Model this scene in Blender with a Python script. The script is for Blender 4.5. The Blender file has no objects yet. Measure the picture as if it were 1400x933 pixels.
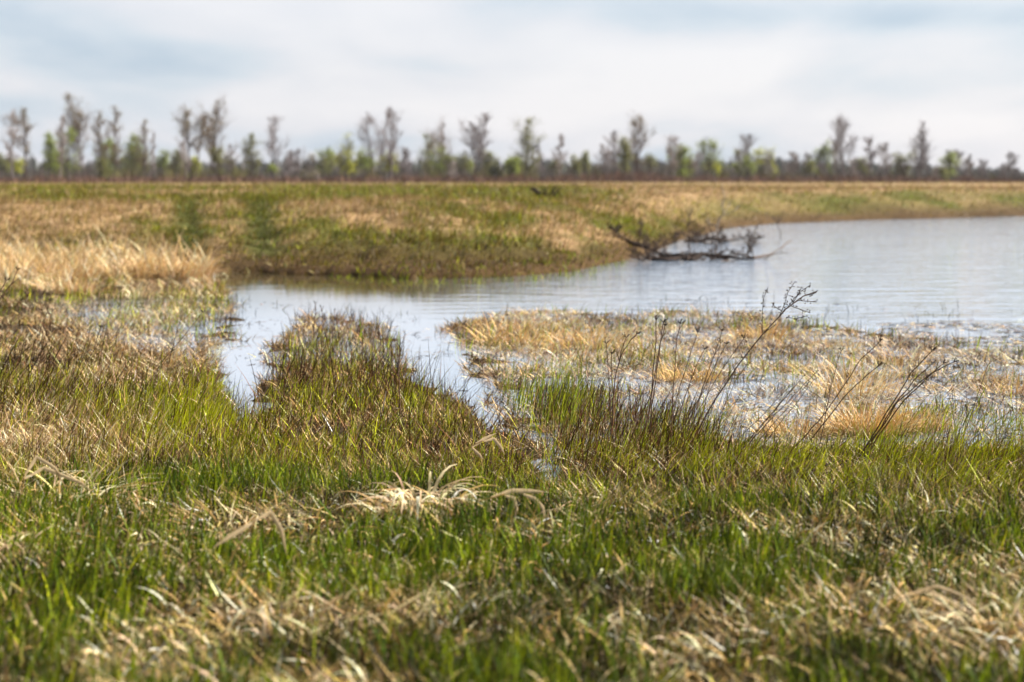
import bpy, math, random
import numpy as np
from mathutils import Vector

SC = bpy.context.scene
COL = SC.collection
PI = math.pi
rad = math.radians

# ------------------------------------------------------------------ camera model
CAM_H = 1.7
LENS = 70.0
FPX = 1400 * LENS / 36.0
HOR = 245.0
PITCH = math.atan((466.5 - HOR) / FPX)
CP, SP = math.cos(PITCH), math.sin(PITCH)

def ray(px, py):
    a = (np.asarray(px, float) - 700.0) / FPX
    b = (np.asarray(py, float) - 466.5) / FPX
    return a, CP - b * SP, -SP - b * CP

def ground(px, py, z=0.0):
    dx, dy, dz = ray(px, py)
    t = (z - CAM_H) / np.minimum(dz, -1e-4)
    return dx * t, dy * t

def at(px, py, Y):
    dx, dy, dz = ray(px, py)
    t = Y / dy
    return Vector((float(dx * t), float(Y), float(CAM_H + dz * t)))

def project(X, Y, Z=0.0):
    zc = Y * CP - (Z - CAM_H) * SP
    yc = -(Y * SP + (Z - CAM_H) * CP)
    zc = np.maximum(zc, 0.5)
    return 700 + FPX * X / zc, 466.5 + FPX * yc / zc

# ------------------------------------------------------------------ noise
def _hash(i, j, s):
    n = (i.astype(np.int64) * 374761393 + j.astype(np.int64) * 668265263 + s * 982451653) & 0x7fffffff
    n = ((n ^ (n >> 13)) * 1274126177) & 0x7fffffff
    n = n ^ (n >> 16)
    return (n & 0xffff) / 65535.0

def vnoise(x, y, s=0):
    xi, yi = np.floor(x), np.floor(y)
    fx, fy = x - xi, y - yi
    fx = fx * fx * (3 - 2 * fx); fy = fy * fy * (3 - 2 * fy)
    a, b = _hash(xi, yi, s), _hash(xi + 1, yi, s)
    c, d = _hash(xi, yi + 1, s), _hash(xi + 1, yi + 1, s)
    return (a * (1 - fx) + b * fx) * (1 - fy) + (c * (1 - fx) + d * fx) * fy

def fbm(x, y, s=0, o=4):
    x = np.asarray(x, float); y = np.asarray(y, float)
    v = 0; a = 0.5; t = 0
    for k in range(o):
        v = v + a * vnoise(x, y, s + k * 17); t += a
        x = x * 2.03 + 5.1; y = y * 2.03 + 1.7; a *= 0.5
    return v / t

def sstep(a, b, x):
    t = np.clip((x - a) / (b - a), 0, 1)
    return t * t * (3 - 2 * t)

def inpoly(poly, x, y):
    r = np.zeros(np.shape(x), bool)
    n = len(poly)
    for i in range(n):
        x1, y1 = poly[i]; x2, y2 = poly[(i + 1) % n]
        if y1 == y2: continue
        c = ((y1 > y) != (y2 > y)) & (x < (x2 - x1) * (y - y1) / (y2 - y1) + x1)
        r ^= c
    return r

def polydist(poly, x, y):
    d = np.full(np.shape(x), 1e9)
    n = len(poly)
    for i in range(n):
        x1, y1 = poly[i]; x2, y2 = poly[(i + 1) % n]
        ex, ey = x2 - x1, y2 - y1
        t = np.clip(((x - x1) * ex + (y - y1) * ey) / (ex * ex + ey * ey + 1e-9), 0, 1)
        d = np.minimum(d, np.hypot(x - x1 - t * ex, y - y1 - t * ey))
    return d

# ------------------------------------------------------------------ terrain shape
FAR_PX = [(-900, 366), (-400, 368), (0, 371), (300, 372), (400, 376), (480, 378), (560, 383), (700, 379), (780, 372),
          (830, 362), (880, 351), (930, 329), (1000, 312), (1060, 306), (1200, 301), (1400, 296)]
_fs = [tuple(float(v) for v in ground(a, b)) for a, b in FAR_PX]
FSX = np.array([-90.0] + [p[0] for p in _fs] + [60.0, 130.0])
FSY = np.array([24.0] + [p[1] for p in _fs] + [128.0, 190.0])

def shore(X):
    return np.interp(X, FSX, FSY)

NEAR_PX = [(305, 371), (285, 380), (318, 392), (312, 425), (326, 450), (296, 480), (290, 520), (300, 560), (335, 585), (358, 560),
           (372, 510), (392, 462), (420, 432), (470, 432), (520, 450), (560, 490), (600, 535), (650, 575), (700, 598),
           (735, 640), (752, 676), (778, 668), (768, 620), (735, 590), (690, 560), (668, 510), (640, 470), (602, 452), (640, 436),
           (700, 428), (820, 432), (940, 426), (1060, 434), (1150, 454), (1250, 462), (1400, 478), (1800, 500)]
_np_ = [tuple(float(v) for v in ground(a, b)) for a, b in NEAR_PX]
WATER_POLY = _np_ + [(200.0, 16.0), (200.0, 230.0), (60.0, 132.0)] + [(float(x), float(y) + 1.5) for x, y in reversed(_fs[3:])]

MARSH = [  # polygons (pixels on the ground) where the land is just awash
    ([(590, 415), (2300, 415), (2300, 610), (1050, 622), (900, 600), (800, 640), (720, 600), (600, 470)], -0.014),
    ([(60, 378), (330, 372), (330, 490), (230, 488), (100, 450), (40, 420)], -0.028),
    ([(370, 420), (560, 425), (600, 500), (480, 505), (375, 505)], -0.016),
]
def height(X, Y):
    X = np.asarray(X, float); Y = np.asarray(Y, float)
    wx = X + 0.5 * (fbm(X * 1.1, Y * 1.1, 3) - 0.5) * np.clip(Y / 14, .3, 2)
    wy = Y + 0.9 * (fbm(X * 0.9, Y * 0.9, 9) - 0.5) * np.clip(Y / 14, .3, 2)
    inside = inpoly(WATER_POLY, wx, wy)
    s = np.where(inside, -1, 1) * polydist(WATER_POLY, wx, wy)
    px, py = project(wx, wy)
    base = 0.035 + 0.10 * sstep(600, 760, py)
    for poly, b in MARSH:
        base = np.where(inpoly(poly, px, py), b, base)
    h = np.where(s > 0, base * sstep(-0.15, 0.5, s), -0.35 * sstep(0, 1.2, -s) - 0.035 * sstep(0, .15, -s))
    h = h + (fbm(X * 3, Y * 3, 21) - 0.5) * 0.055 + (fbm(X * 9, Y * 9, 22, 2) - 0.5) * 0.025
    d = Y - shore(X) + 1.4 * (fbm(X * 0.45, Y * 0.3, 31) - 0.5) * np.clip((Y - 25) / 12, 0, 1)
    right = sstep(2, 10, X)
    L = 22 - 12 * right
    u = np.clip(d / L, 0, 1)
    prof = 0.10 * sstep(0, 0.6, d) + 0.96 * (1 - (1 - u) ** 1.7) * (1 - 0.0 * right)
    bank = prof + 0.16 * sstep(15, 70, d) + 0.14 * (fbm(X * 0.22, Y * 0.22, 41) - 0.5) * sstep(1, 8, d) \
        + 0.34 * (fbm(X * 1.3, Y * 1.0, 42) - 0.5) * sstep(0.2, 2, d) * (1 - sstep(90, 140, Y))
    bank = bank + 0.10 * right * sstep(0, 3, d) * fbm(X * .3, Y * .3, 44)
    h = np.where(d > 0, np.maximum(bank, np.minimum(h, 0.05)), h)
    # wheel ruts running up the bank
    for k in (-0.1625, -0.126):
        rr = np.abs(X - k * Y) / 0.35
        h = h - 0.07 * np.exp(-rr * rr) * sstep(1, 3, d) * (1 - sstep(20, 40, d))
    return h

# ------------------------------------------------------------------ mesh helpers
def fastmesh(name, V, F, C=None, mat=None, parent=None, smooth=False):
    V = np.asarray(V, np.float32); F = np.asarray(F, np.int32)
    k = F.shape[1]
    me = bpy.data.meshes.new(name)
    me.vertices.add(len(V)); me.vertices.foreach_set('co', V.ravel())
    me.loops.add(F.size); me.loops.foreach_set('vertex_index', F.ravel())
    me.polygons.add(len(F)); me.polygons.foreach_set('loop_start', np.arange(0, F.size, k, dtype=np.int32))
    if smooth: me.polygons.foreach_set('use_smooth', np.ones(len(F), bool))
    me.update(calc_edges=True)
    if C is not None:
        C = np.asarray(C, np.float32)
        at_ = me.color_attributes.new('Col', 'FLOAT_COLOR', 'POINT')
        c4 = np.ones((len(V), 4), np.float32); c4[:, :3] = C
        at_.data.foreach_set('color', c4.ravel())
    me.validate()
    if mat: me.materials.append(mat)
    o = bpy.data.objects.new(name, me); COL.objects.link(o)
    if parent: o.parent = parent
    return o

class MB:
    """collects quads and triangles (as quads with a repeated corner avoided) of one mesh"""
    def __init__(s): s.v = []; s.f = []; s.c = []
    def tube(s, pts, r, sides=5, col=(.1, .1, .1)):
        b = len(s.v); n = len(pts)
        for i, p in enumerate(pts):
            p = Vector(p)
            d = (Vector(pts[min(i + 1, n - 1)]) - Vector(pts[max(i - 1, 0)]))
            if d.length < 1e-9: d = Vector((0, 0, 1))
            d.normalize()
            a = d.cross(Vector((0.31, 0.95, 0.07))); a.normalize(); bb = d.cross(a)
            rr = r[i] if hasattr(r, '__len__') else r
            for k in range(sides):
                t = 2 * PI * k / sides
                s.v.append(p + a * (math.cos(t) * rr) + bb * (math.sin(t) * rr)); s.c.append(col)
        for i in range(n - 1):
            for k in range(sides):
                k2 = (k + 1) % sides
                s.f.append((b + i * sides + k, b + i * sides + k2, b + (i + 1) * sides + k2, b + (i + 1) * sides + k))
        for e in (0, n - 1):
            if sides > 2 and (r[e] if hasattr(r, '__len__') else r) > 0.03:
                s.f.append(tuple(b + e * sides + k for k in range(sides)))
    def bud(s, p, d, L, W, col):
        p = Vector(p); d = Vector(d).normalized()
        a = d.cross(Vector((0.3, 0.9, 0.2))).normalized(); bb = d.cross(a); b = len(s.v)
        s.v += [p, p + d * L]; s.c += [col, col]
        m = p + d * L * .45
        for k in range(5):
            t = 2 * PI * k / 5
            s.v.append(m + (a * math.cos(t) + bb * math.sin(t)) * W); s.c.append(col)
        for k in range(5):
            k1, k2 = b + 2 + k, b + 2 + (k + 1) % 5
            s.f.append((b, k2, k1)); s.f.append((b + 1, k1, k2))
    def leaf(s, p, n, L, W, col):
        p = Vector(p); n = Vector(n).normalized()
        a = n.cross(Vector((0.2, 0.5, 0.8))).normalized(); bb = n.cross(a); b = len(s.v)
        for (i, j) in ((0, -.5), (.45, -.08), (1, .35), (.4, .55)):
            s.v.append(p + bb * (i * L) + a * (j * W) + n * (.1 * L * (i > .4))); s.c.append(col)
        s.f.append((b, b + 1, b + 2, b + 3))
    def build(s, name, mat, parent=None, origin=None, smooth=False):
        o0 = Vector(origin) if origin is not None else Vector((0, 0, 0))
        me = bpy.data.meshes.new(name)
        me.from_pydata([tuple(v - o0) for v in s.v], [], s.f)
        at_ = me.color_attributes.new('Col', 'FLOAT_COLOR', 'POINT')
        c4 = np.ones((len(s.v), 4), np.float32); c4[:, :3] = np.array(s.c)
        at_.data.foreach_set('color', c4.ravel())
        me.materials.append(mat)
        if smooth: me.polygons.foreach_set('use_smooth', np.ones(len(me.polygons), bool))
        o = bpy.data.objects.new(name, me); COL.objects.link(o)
        if parent: o.parent = parent
        return o

def tag(o, label=None, cat=None, group=None, kind=None):
    if label: o['label'] = label
    if cat: o['category'] = cat
    if group: o['group'] = group
    if kind: o['kind'] = kind
    return o

def empty(name, loc, label, cat, group=None):
    o = bpy.data.objects.new(name, None); COL.objects.link(o); o.location = loc
    o.empty_display_size = .2
    return tag(o, label, cat, group)

# ------------------------------------------------------------------ materials
def new_mat(name):
    m = bpy.data.materials.new(name); m.use_nodes = True
    nt = m.node_tree; nt.nodes.clear()
    out = nt.nodes.new('ShaderNodeOutputMaterial')
    return m, nt, out

def blade_mat(name, transl=0.4, rough=0.5, spec=0.35):
    m, nt, out = new_mat(name)
    N = nt.nodes.new; Lk = nt.links.new
    a = N('ShaderNodeAttribute'); a.attribute_name = 'Col'
    no = N('ShaderNodeTexNoise'); no.inputs['Scale'].default_value = 40; no.inputs['Detail'].default_value = 2
    tc = N('ShaderNodeTexCoord'); Lk(tc.outputs['Object'], no.inputs['Vector'])
    mr = N('ShaderNodeMapRange'); mr.inputs['To Min'].default_value = .7; mr.inputs['To Max'].default_value = 1.3
    Lk(no.outputs['Fac'], mr.inputs['Value'])
    vm = N('ShaderNodeVectorMath'); vm.operation = 'SCALE'
    Lk(a.outputs['Color'], vm.inputs[0]); Lk(mr.outputs['Result'], vm.inputs['Scale'])
    p = N('ShaderNodeBsdfPrincipled'); p.inputs['Roughness'].default_value = rough
    p.inputs['Specular IOR Level'].default_value = spec
    Lk(vm.outputs[0], p.inputs['Base Color'])
    if transl > 0:
        t = N('ShaderNodeBsdfTranslucent'); Lk(vm.outputs[0], t.inputs['Color'])
        mx = N('ShaderNodeMixShader'); mx.inputs[0].default_value = transl
        Lk(p.outputs[0], mx.inputs[1]); Lk(t.outputs[0], mx.inputs[2]); Lk(mx.outputs[0], out.inputs['Surface'])
    else:
        Lk(p.outputs[0], out.inputs['Surface'])
    return m

M_GRASS = blade_mat('grass_blade', .16, .5, .10)
M_STRAW = blade_mat('dry_straw', .12, .55, .12)
M_PALE = blade_mat('pale_dry_leaf', .40, .55, .12)
M_STEM = blade_mat('dry_stem', 0.0, .65, .08)
M_BARK = blade_mat('bark', 0.0, .85, .1)
M_LEAF = blade_mat('tree_leaf', .4, .6, .1)

def ground_mat():
    m, nt, out = new_mat('marsh_soil')
    N = nt.nodes.new; Lk = nt.links.new
    a = N('ShaderNodeAttribute'); a.attribute_name = 'Col'
    tc = N('ShaderNodeTexCoord')
    n1 = N('ShaderNodeTexNoise'); n1.inputs['Scale'].default_value = 6; n1.inputs['Detail'].default_value = 8
    n1.inputs['Roughness'].default_value = .7
    Lk(tc.outputs['Object'], n1.inputs['Vector'])
    mr = N('ShaderNodeMapRange'); mr.inputs['From Min'].default_value = .3; mr.inputs['From Max'].default_value = .7
    mr.inputs['To Min'].default_value = .55; mr.inputs['To Max'].default_value = 1.45
    Lk(n1.outputs['Fac'], mr.inputs['Value'])
    vm = N('ShaderNodeVectorMath'); vm.operation = 'SCALE'
    Lk(a.outputs['Color'], vm.inputs[0]); Lk(mr.outputs['Result'], vm.inputs['Scale'])
    n2 = N('ShaderNodeTexNoise'); n2.inputs['Scale'].default_value = 25; n2.inputs['Detail'].default_value = 5
    Lk(tc.outputs['Object'], n2.inputs['Vector'])
    bp = N('ShaderNodeBump'); bp.inputs['Strength'].default_value = .8; bp.inputs['Distance'].default_value = .05
    Lk(n2.outputs['Fac'], bp.inputs['Height'])
    p = N('ShaderNodeBsdfPrincipled'); p.inputs['Roughness'].default_value = .9
    p.inputs['Specular IOR Level'].default_value = .08
    Lk(vm.outputs[0], p.inputs['Base Color']); Lk(bp.outputs[0], p.inputs['Normal'])
    Lk(p.outputs[0], out.inputs['Surface'])
    return m

def water_mat():
    m, nt, out = new_mat('river_water')
    N = nt.nodes.new; Lk = nt.links.new
    tc = N('ShaderNodeTexCoord')
    def noise(scale, sx, sy, detail, rough=.5, dist=0):
        mp = N('ShaderNodeMapping'); mp.inputs['Scale'].default_value = (sx, sy, 1)
        Lk(tc.outputs['Object'], mp.inputs['Vector'])
        n = N('ShaderNodeTexNoise'); n.inputs['Scale'].default_value = scale; n.inputs['Detail'].default_value = detail
        n.inputs['Roughness'].default_value = rough; n.inputs['Distortion'].default_value = dist
        Lk(mp.outputs[0], n.inputs['Vector']); return n
    w1 = noise(1.3, .55, 1.3, 3, .55, .4)
    w2 = noise(6.0, .7, 1.2, 2, .5, .2)
    # wind reaches the open river on the right; the inlet on the left lies calm
    sep = N('ShaderNodeSeparateXYZ'); Lk(tc.outputs['Object'], sep.inputs[0])
    def mrange(src, a, b, c, d):
        r = N('ShaderNodeMapRange'); r.inputs['From Min'].default_value = a; r.inputs['From Max'].default_value = b
        r.inputs['To Min'].default_value = c; r.inputs['To Max'].default_value = d; Lk(src, r.inputs['Value']); return r.outputs[0]
    def mul(a, b):
        n = N('ShaderNodeMath'); n.operation = 'MULTIPLY'
        for i, q in enumerate((a, b)):
            if isinstance(q, (int, float)): n.inputs[i].default_value = q
            else: Lk(q, n.inputs[i])
        return n.outputs[0]
    def add(a, b):
        n = N('ShaderNodeMath'); n.operation = 'ADD'; Lk(a, n.inputs[0]); Lk(b, n.inputs[1]); return n.outputs[0]
    wx = mrange(sep.outputs['X'], -1.5, 5.0, .05, 1.0)
    wy = mrange(sep.outputs['Y'], 17.0, 25.0, .12, 1.0)
    wind = mul(wx, wy)
    patch = noise(.12, .6, 1.6, 2)
    wp = mrange(patch.outputs['Fac'], .35, .65, .55, 1.2)
    amp = mul(mul(wind, wp), 1.0)
    h = add(mul(w1.outputs['Fac'], 1.0), mul(w2.outputs['Fac'], .16))
    bp = N('ShaderNodeBump'); bp.inputs['Distance'].default_value = .16
    Lk(h, bp.inputs['Height']); Lk(mul(amp, .42), bp.inputs['Strength'])
    n3 = noise(5.0, 1, 1, 4)
    bp2 = N('ShaderNodeBump'); bp2.inputs['Distance'].default_value = .01; bp2.inputs['Strength'].default_value = .07
    Lk(n3.outputs['Fac'], bp2.inputs['Height']); Lk(bp.outputs[0], bp2.inputs['Normal'])
    p = N('ShaderNodeBsdfPrincipled')
    # base colour darkened brown to deepen the bank's reflection, paler blue grey river elsewhere
    refl_dark = mul(mrange(sep.outputs['Y'], 24.0, 30.0, 0.0, 1.0), mrange(sep.outputs['X'], -2.0, 3.0, 1.0, 0.0))
    mc = N('ShaderNodeMix'); mc.data_type = 'RGBA'; Lk(refl_dark, mc.inputs['Factor'])
    mc.inputs['A'].default_value = (.22, .28, .38, 1); mc.inputs['B'].default_value = (.055, .045, .022, 1)
    Lk(mc.outputs['Result'], p.inputs['Base Color'])
    p.inputs['Roughness'].default_value = .03
    p.inputs['IOR'].default_value = 1.5
    p.inputs['Specular IOR Level'].default_value = .5
    Lk(bp2.outputs[0], p.inputs['Normal']); Lk(p.outputs[0], out.inputs['Surface'])
    return m

# ------------------------------------------------------------------ ground sheet
GREEN_B = np.array([.07, .07, .010]); TAN_B = np.array([.26, .17, .085]); BROWN_B = np.array([.06, .034, .012])
def bank_green(X, Y):
    """0 tan ... 1 green on the far bank"""
    d = Y - shore(X)
    g = fbm(X * .16 + 3, Y * .11, 61, 4) * .9 + .5 * (fbm(X * .9, Y * .5, 62, 3) - .5)
    g = sstep(.42, .56, g + (.17 * sstep(13, 20, d) - .04 * sstep(5, 8, d) * (1 - sstep(11, 15, d))) * (1 - sstep(.0, .08, X / np.maximum(Y, 5))) - .10 * sstep(90, 150, d))
    right = sstep(2, 8, X)
    g = g * (1 - right) + right * np.clip(.8 * (1 - sstep(5, 12, d)) * (.4 + 1.1 * fbm(X * .5, Y * .25, 63)) + .35 * g, 0, 1)
    for k in (-0.1625, -0.126):
        rr = np.abs(X - k * Y) / 0.42
        g = np.maximum(g, 1.0 * np.exp(-rr ** 2) * sstep(1, 3, d) * (1 - sstep(25, 60, d)))
    return g
def bank_track(X, Y):
    d = Y - shore(X); g = 0
    for k in (-0.1625, -0.126):
        rr = np.abs(X - k * Y + .25 * (fbm(Y * .4, X * .2, 66) - .5)) / 0.40
        g = np.maximum(g, np.exp(-rr ** 3) * sstep(.5, 4, d) * (1 - sstep(12, 34, d)) * (.45 + .8 * fbm(X * 1.5, Y * .6, 67)))
    return g
def bank_brown(X, Y):
    d = Y - shore(X)
    right = sstep(-3, 4, X)
    return (1 - sstep(.2, 6.5 + 3.5 * fbm(X * .5, Y * .5, 71) - 4.5 * right, d)) * (.85 + .15 * sstep(-8, -3, X)) 

def build_ground():
    ys = np.concatenate([np.linspace(-25, 3.5, 16), np.geomspace(4, 36, 330), np.geomspace(36.3, 130, 170)[0:],
                         np.geomspace(134, 4500, 40)])
    nu = 420
    u = np.linspace(-1, 1, nu)
    u = np.sign(u) * (np.abs(u) * .42 + .58 * np.abs(u) ** 5)
    W = np.maximum(ys * .75, 4.0) * (1.0) + 6
    X = u[None, :] * W[:, None]; Y = np.repeat(ys[:, None], nu, 1)
    Z = height(X, Y)
    V = np.stack([X, Y, Z], -1).reshape(-1, 3)
    ny = len(ys)
    idx = np.arange(ny * nu).reshape(ny, nu)
    F = np.stack([idx[:-1, :-1], idx[:-1, 1:], idx[1:, 1:], idx[1:, :-1]], -1).reshape(-1, 4)
    x, y = V[:, 0], V[:, 1]
    d = y - shore(x)
    n = fbm(x * 1.5, y * 1.5, 5)[:, None]
    near = np.array([.018, .013, .006]) * (1 - n) + np.array([.06, .04, .02]) * n
    g = bank_green(x, y)[:, None]; b = bank_brown(x, y)[:, None]
    bank = TAN_B * (1 - g) + GREEN_B * g
    bank = bank * (1 - b) + BROWN_B * b
    tk = bank_track(x, y)[:, None] * .9
    bank = bank * (1 - tk) + np.array([.045, .05, .008]) * tk
    far = sstep(110, 200, y)[:, None]
    bank = bank * (1 - far) + np.array([.26, .18, .09]) * far
    C = np.where((d > 0)[:, None], bank, near)
    o = fastmesh('ground', V, F, C, ground_mat(), smooth=True)
    tag(o, 'marshy ground and grassy river bank running back to the tree line', kind='structure')

def build_water():
    V = [(-140, -4, 0), (200, -4, 0), (200, 240, 0), (-140, 60, 0)]
    o = fastmesh('water', V, [(0, 1, 2, 3)], None, water_mat())
    tag(o, 'pale river water reflecting the overcast sky', kind='structure')

build_ground(); build_water()

# ------------------------------------------------------------------ blades
RNG = np.random.default_rng(7)
def blade_arrays(P, L, W, az, lean, curve, C, segs=3, rng=RNG, tipcol=None):
    n = len(P)
    T = np.linspace(0, 1, segs + 1)
    hx, hy = np.cos(az), np.sin(az)
    pos = np.array(P, float); pts = [pos.copy()]
    for k in range(segs):
        a = lean + curve * ((k + .5) / segs)
        st = L / segs
        pos = pos + np.stack([hx * np.sin(a) * st, hy * np.sin(a) * st, np.cos(a) * st], -1)
        pts.append(pos.copy())
    tw = rng.uniform(0, PI, n)
    wx = np.stack([-hy * np.cos(tw * .5) + hx * np.sin(tw) * .6, hx * np.cos(tw * .5) + hy * np.sin(tw) * .6, .25 * np.sin(tw * 2)], -1)
    wx /= np.linalg.norm(wx, axis=1)[:, None]
    V = np.empty((n, segs + 1, 2, 3)); CC = np.empty((n, segs + 1, 2, 3))
    for k, t in enumerate(T):
        w = (W * (0.75 + .9 * t * (1 - t)) * (1 - t ** 2.2) + W * .06)[:, None] * .5
        V[:, k, 0] = pts[k] - wx * w; V[:, k, 1] = pts[k] + wx * w
        c = C if tipcol is None else C * (1 - t ** 2) + tipcol * t ** 2
        CC[:, k, 0] = c; CC[:, k, 1] = c
    V = V.reshape(-1, 3); CC = CC.reshape(-1, 3)
    b = (np.arange(n) * (segs + 1) * 2)[:, None]
    fs = []
    for k in range(segs):
        i = 2 * k
        fs.append(np.stack([b[:, 0] + i, b[:, 0] + i + 1, b[:, 0] + i + 3, b[:, 0] + i + 2], -1))
    F = np.stack(fs, 1).reshape(-1, 4)
    return V, F, CC

def pal(palette, n, rng=RNG, var=.22):
    cols = np.array([p[0] for p in palette], float); w = np.array([p[1] for p in palette], float)
    c = cols[rng.choice(len(cols), n, p=w / w.sum())]
    c = c * np.exp(rng.normal(0, var * 1.1, (n, 1))) * (1 + rng.uniform(-.08, .08, (n, 3)))
    return np.clip(c, .004, .8)

# albedos
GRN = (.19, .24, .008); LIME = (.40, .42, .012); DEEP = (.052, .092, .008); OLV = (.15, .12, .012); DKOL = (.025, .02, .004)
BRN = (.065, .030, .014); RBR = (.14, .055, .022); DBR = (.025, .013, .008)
STR = (.58, .38, .15); PST = (.78, .60, .38); OST = (.56, .33, .12); GST = (.20, .13, .06); PINK = (.62, .42, .26)
TANG = (.30, .23, .05)

DENS = .62
STUFF = {}   # name -> list of arrays
def add_stuff(key, arr):
    STUFF.setdefault(key, []).append(arr)

def scatter(poly, dens, seed, distort=14, clump=None, hmin=-.035, margin=True):
    """world positions inside a ground outline, uniform per square metre"""
    rng = np.random.default_rng(seed)
    P = [ground(a, b) for a, b in poly]
    # subdivide edges before taking the world bounds
    xs = [float(p[0]) for p in P]; ys = [float(p[1]) for p in P]
    x0, x1, y0, y1 = min(xs) - .5, max(xs) + .5, min(ys) - .3, max(ys) + .5
    N = int((x1 - x0) * (y1 - y0) * dens)
    X = rng.uniform(x0, x1, N); Y = rng.uniform(y0, y1, N)
    px, py = project(X, Y)
    k = np.clip(10 / Y, .3, 1.5)
    dx = distort * 4 * (fbm(X * 2.2, Y * 2.2, seed % 97) - .5) * k * 1.6
    dy = distort * 4 * (fbm(X * 2.2 + 40, Y * 2.2, seed % 89) - .5) * k
    sg = distort * .55 * k
    ok = inpoly(poly, px + dx + rng.normal(0, 1, N) * sg * 1.4, py + dy + rng.normal(0, 1, N) * sg * .7)
    if clump:
        sc, lo, hi = clump
        c = fbm(X * sc, Y * sc, 500 + seed % 71, 3)
        ok &= rng.uniform(0, 1, N) < sstep(lo, hi, c)
    X, Y = X[ok], Y[ok]
    Z = height(X, Y)
    ok = (Z > hmin)
    X, Y, Z = X[ok], Y[ok], Z[ok]
    return np.stack([X, Y, np.maximum(Z, -.03) - .006], -1), rng

def layer(key, poly, dens, L, W, palette, seed, lean=(0, .35), az=(0, 1.2), curve=(0, .5), clump=None, hmin=-.035,
          distort=14, segs=3, var=.25, tip=None, lpow=1.0):
    fgk = key.startswith('fg')
    P, rng = scatter(poly, dens * (1 if fgk else DENS), seed, distort, clump, hmin)
    n = len(P)
    if n == 0: return
    Ls = L[0] + (L[1] - L[0]) * rng.uniform(0, 1, n) ** lpow
    Ls *= .75 + .5 * fbm(P[:, 0] * 1.7, P[:, 1] * 1.7, 77)
    Ws = rng.uniform(W[0], W[1], n)
    Ws = np.maximum(Ws, P[:, 1] * rng.uniform(.00028, .00062, n) * (.75 if 'stems' in key else 1))
    A = rng.normal(az[0], az[1], n)
    le = rng.uniform(lean[0], lean[1], n); cu = rng.uniform(curve[0], curve[1], n)
    C = pal(palette, n, rng, var + (.12 if fgk else .06))
    T = pal([(tip, 1)], n, rng, .2) if tip else None
    add_stuff(key, blade_arrays(P, Ls, Ws, A, le, cu, C, segs, rng, T))

R_, L_ = 2150, -750
# ---- foreground
FG = [(L_, 690), (300, 680), (700, 700), (1000, 735), (R_, 745), (R_ + 100, 1180), (L_ - 100, 1180)]
layer('fg_litter', FG, 2100, (.05, .20), (.004, .010), [(STR, 5), (PST, 4), (GST, 2), (TANG, 2)], 11,
      lean=(.8, 1.7), az=(0, 3), curve=(-.4, .7), clump=(1.3, .34, .58))
layer('fg_grass', FG, 2100, (.03, .10), (.004, .007), [(OLV, 3), (GRN, 3), (DKOL, 9), (DBR, 4)], 12, lean=(0, 1.0), az=(0, 3), distort=20)  # short undergrowth coloured mostly dark, standing in for shade between blades
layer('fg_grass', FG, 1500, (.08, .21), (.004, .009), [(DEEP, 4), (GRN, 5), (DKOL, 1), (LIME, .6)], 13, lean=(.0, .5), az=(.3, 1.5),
      curve=(0, .5), clump=(1.3, .46, .60), lpow=1.6)
layer('fg_grass', FG, 450, (.12, .25), (.004, .008), [(DEEP, 4), (GRN, 3)], 17, lean=(.0, .35), az=(.3, 1.5),
      curve=(0, .5), clump=(3.5, .5, .64), lpow=1.3)
layer('fg_litter', FG, 620, (.08, .20), (.006, .012), [(STR, 3), (PST, 6), (OST, 1)], 14, lean=(.2, 1.0), az=(.2, 1.8),
      curve=(.8, 2.4), clump=(2.2, .40, .6), segs=5)
layer('fg_grass', [(700, 760), (1180, 760), (1160, 870), (900, 960), (500, 900), (520, 800)], 1000, (.08, .21), (.004, .007),
      [(DEEP, 5), (GRN, 3), (DKOL, 1)], 15, lean=(0, .45), az=(.2, 1.4), distort=40, clump=(2.8, .4, .56))
layer('fg_grass', [(340, 690), (820, 700), (820, 790), (640, 830), (460, 800), (350, 740)], 700, (.06, .22), (.003, .006),
      [(DEEP, 5), (GRN, 4)], 16, lean=(0, .45), az=(.2, 1.4), distort=34, clump=(2.8, .46, .58))
layer('fg_grass', FG, 2600, (.05, .15), (.004, .008), [(DKOL, 6), (DBR, 4), ((.03, .05, .005), 4)], 18, lean=(0, .9), az=(0, 3), clump=(1.7, .50, .60), distort=24)  # dark clumps, shade of the gaps low in the grass put into colour
layer('mid_stems', [(L_, 640), (R_, 680), (R_, 750), (L_, 720)], 2600, (.04, .13), (.002, .005), [(DKOL, 5), (DBR, 5), (BRN, 3)], 19, lean=(0, .9), az=(0, 3), clump=(2.0, .50, .60), distort=24)  # dark clumps again, shaded gaps painted into the shore growth
# ---- olive strip
OL = [(L_, 655), (380, 640), (640, 640), (760, 668), (860, 640), (1100, 690), (R_, 700), (R_, 770), (1000, 770), (700, 745), (L_, 740)]
layer('mid_grass', OL, 2000, (.03, .11), (.002, .0045), [(OLV, 3), (GRN, 3), (LIME, 2), (DKOL, 5), (TANG, 1.5), (DBR, 3)], 21, lean=(0, 1.1), az=(.2, 3), distort=26)
layer('mid_litter', OL, 1800, (.06, .2), (.002, .0045), [(GST, 3), (STR, 5), (PST, 3), (BRN, 3), (DBR, 3)], 22, lean=(.6, 1.6), az=(0, 3), curve=(-.3, .6), clump=(2.4, .28, .6))
layer('mid_grass', OL, 700, (.08, .18), (.0025, .005), [(LIME, 3), (GRN, 3)], 23, lean=(.0, .7), az=(.2, 1.6), clump=(3.0, .46, .6))
layer('mid_stems', [(800, 670), (1010, 690), (1060, 770), (830, 790)], 2000, (.04, .15), (.002, .005), [(BRN, 4), (DKOL, 4), (RBR, 2), (OLV, 3)], 24,
      lean=(0, 1.1), az=(0, 3), distort=34)
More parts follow.
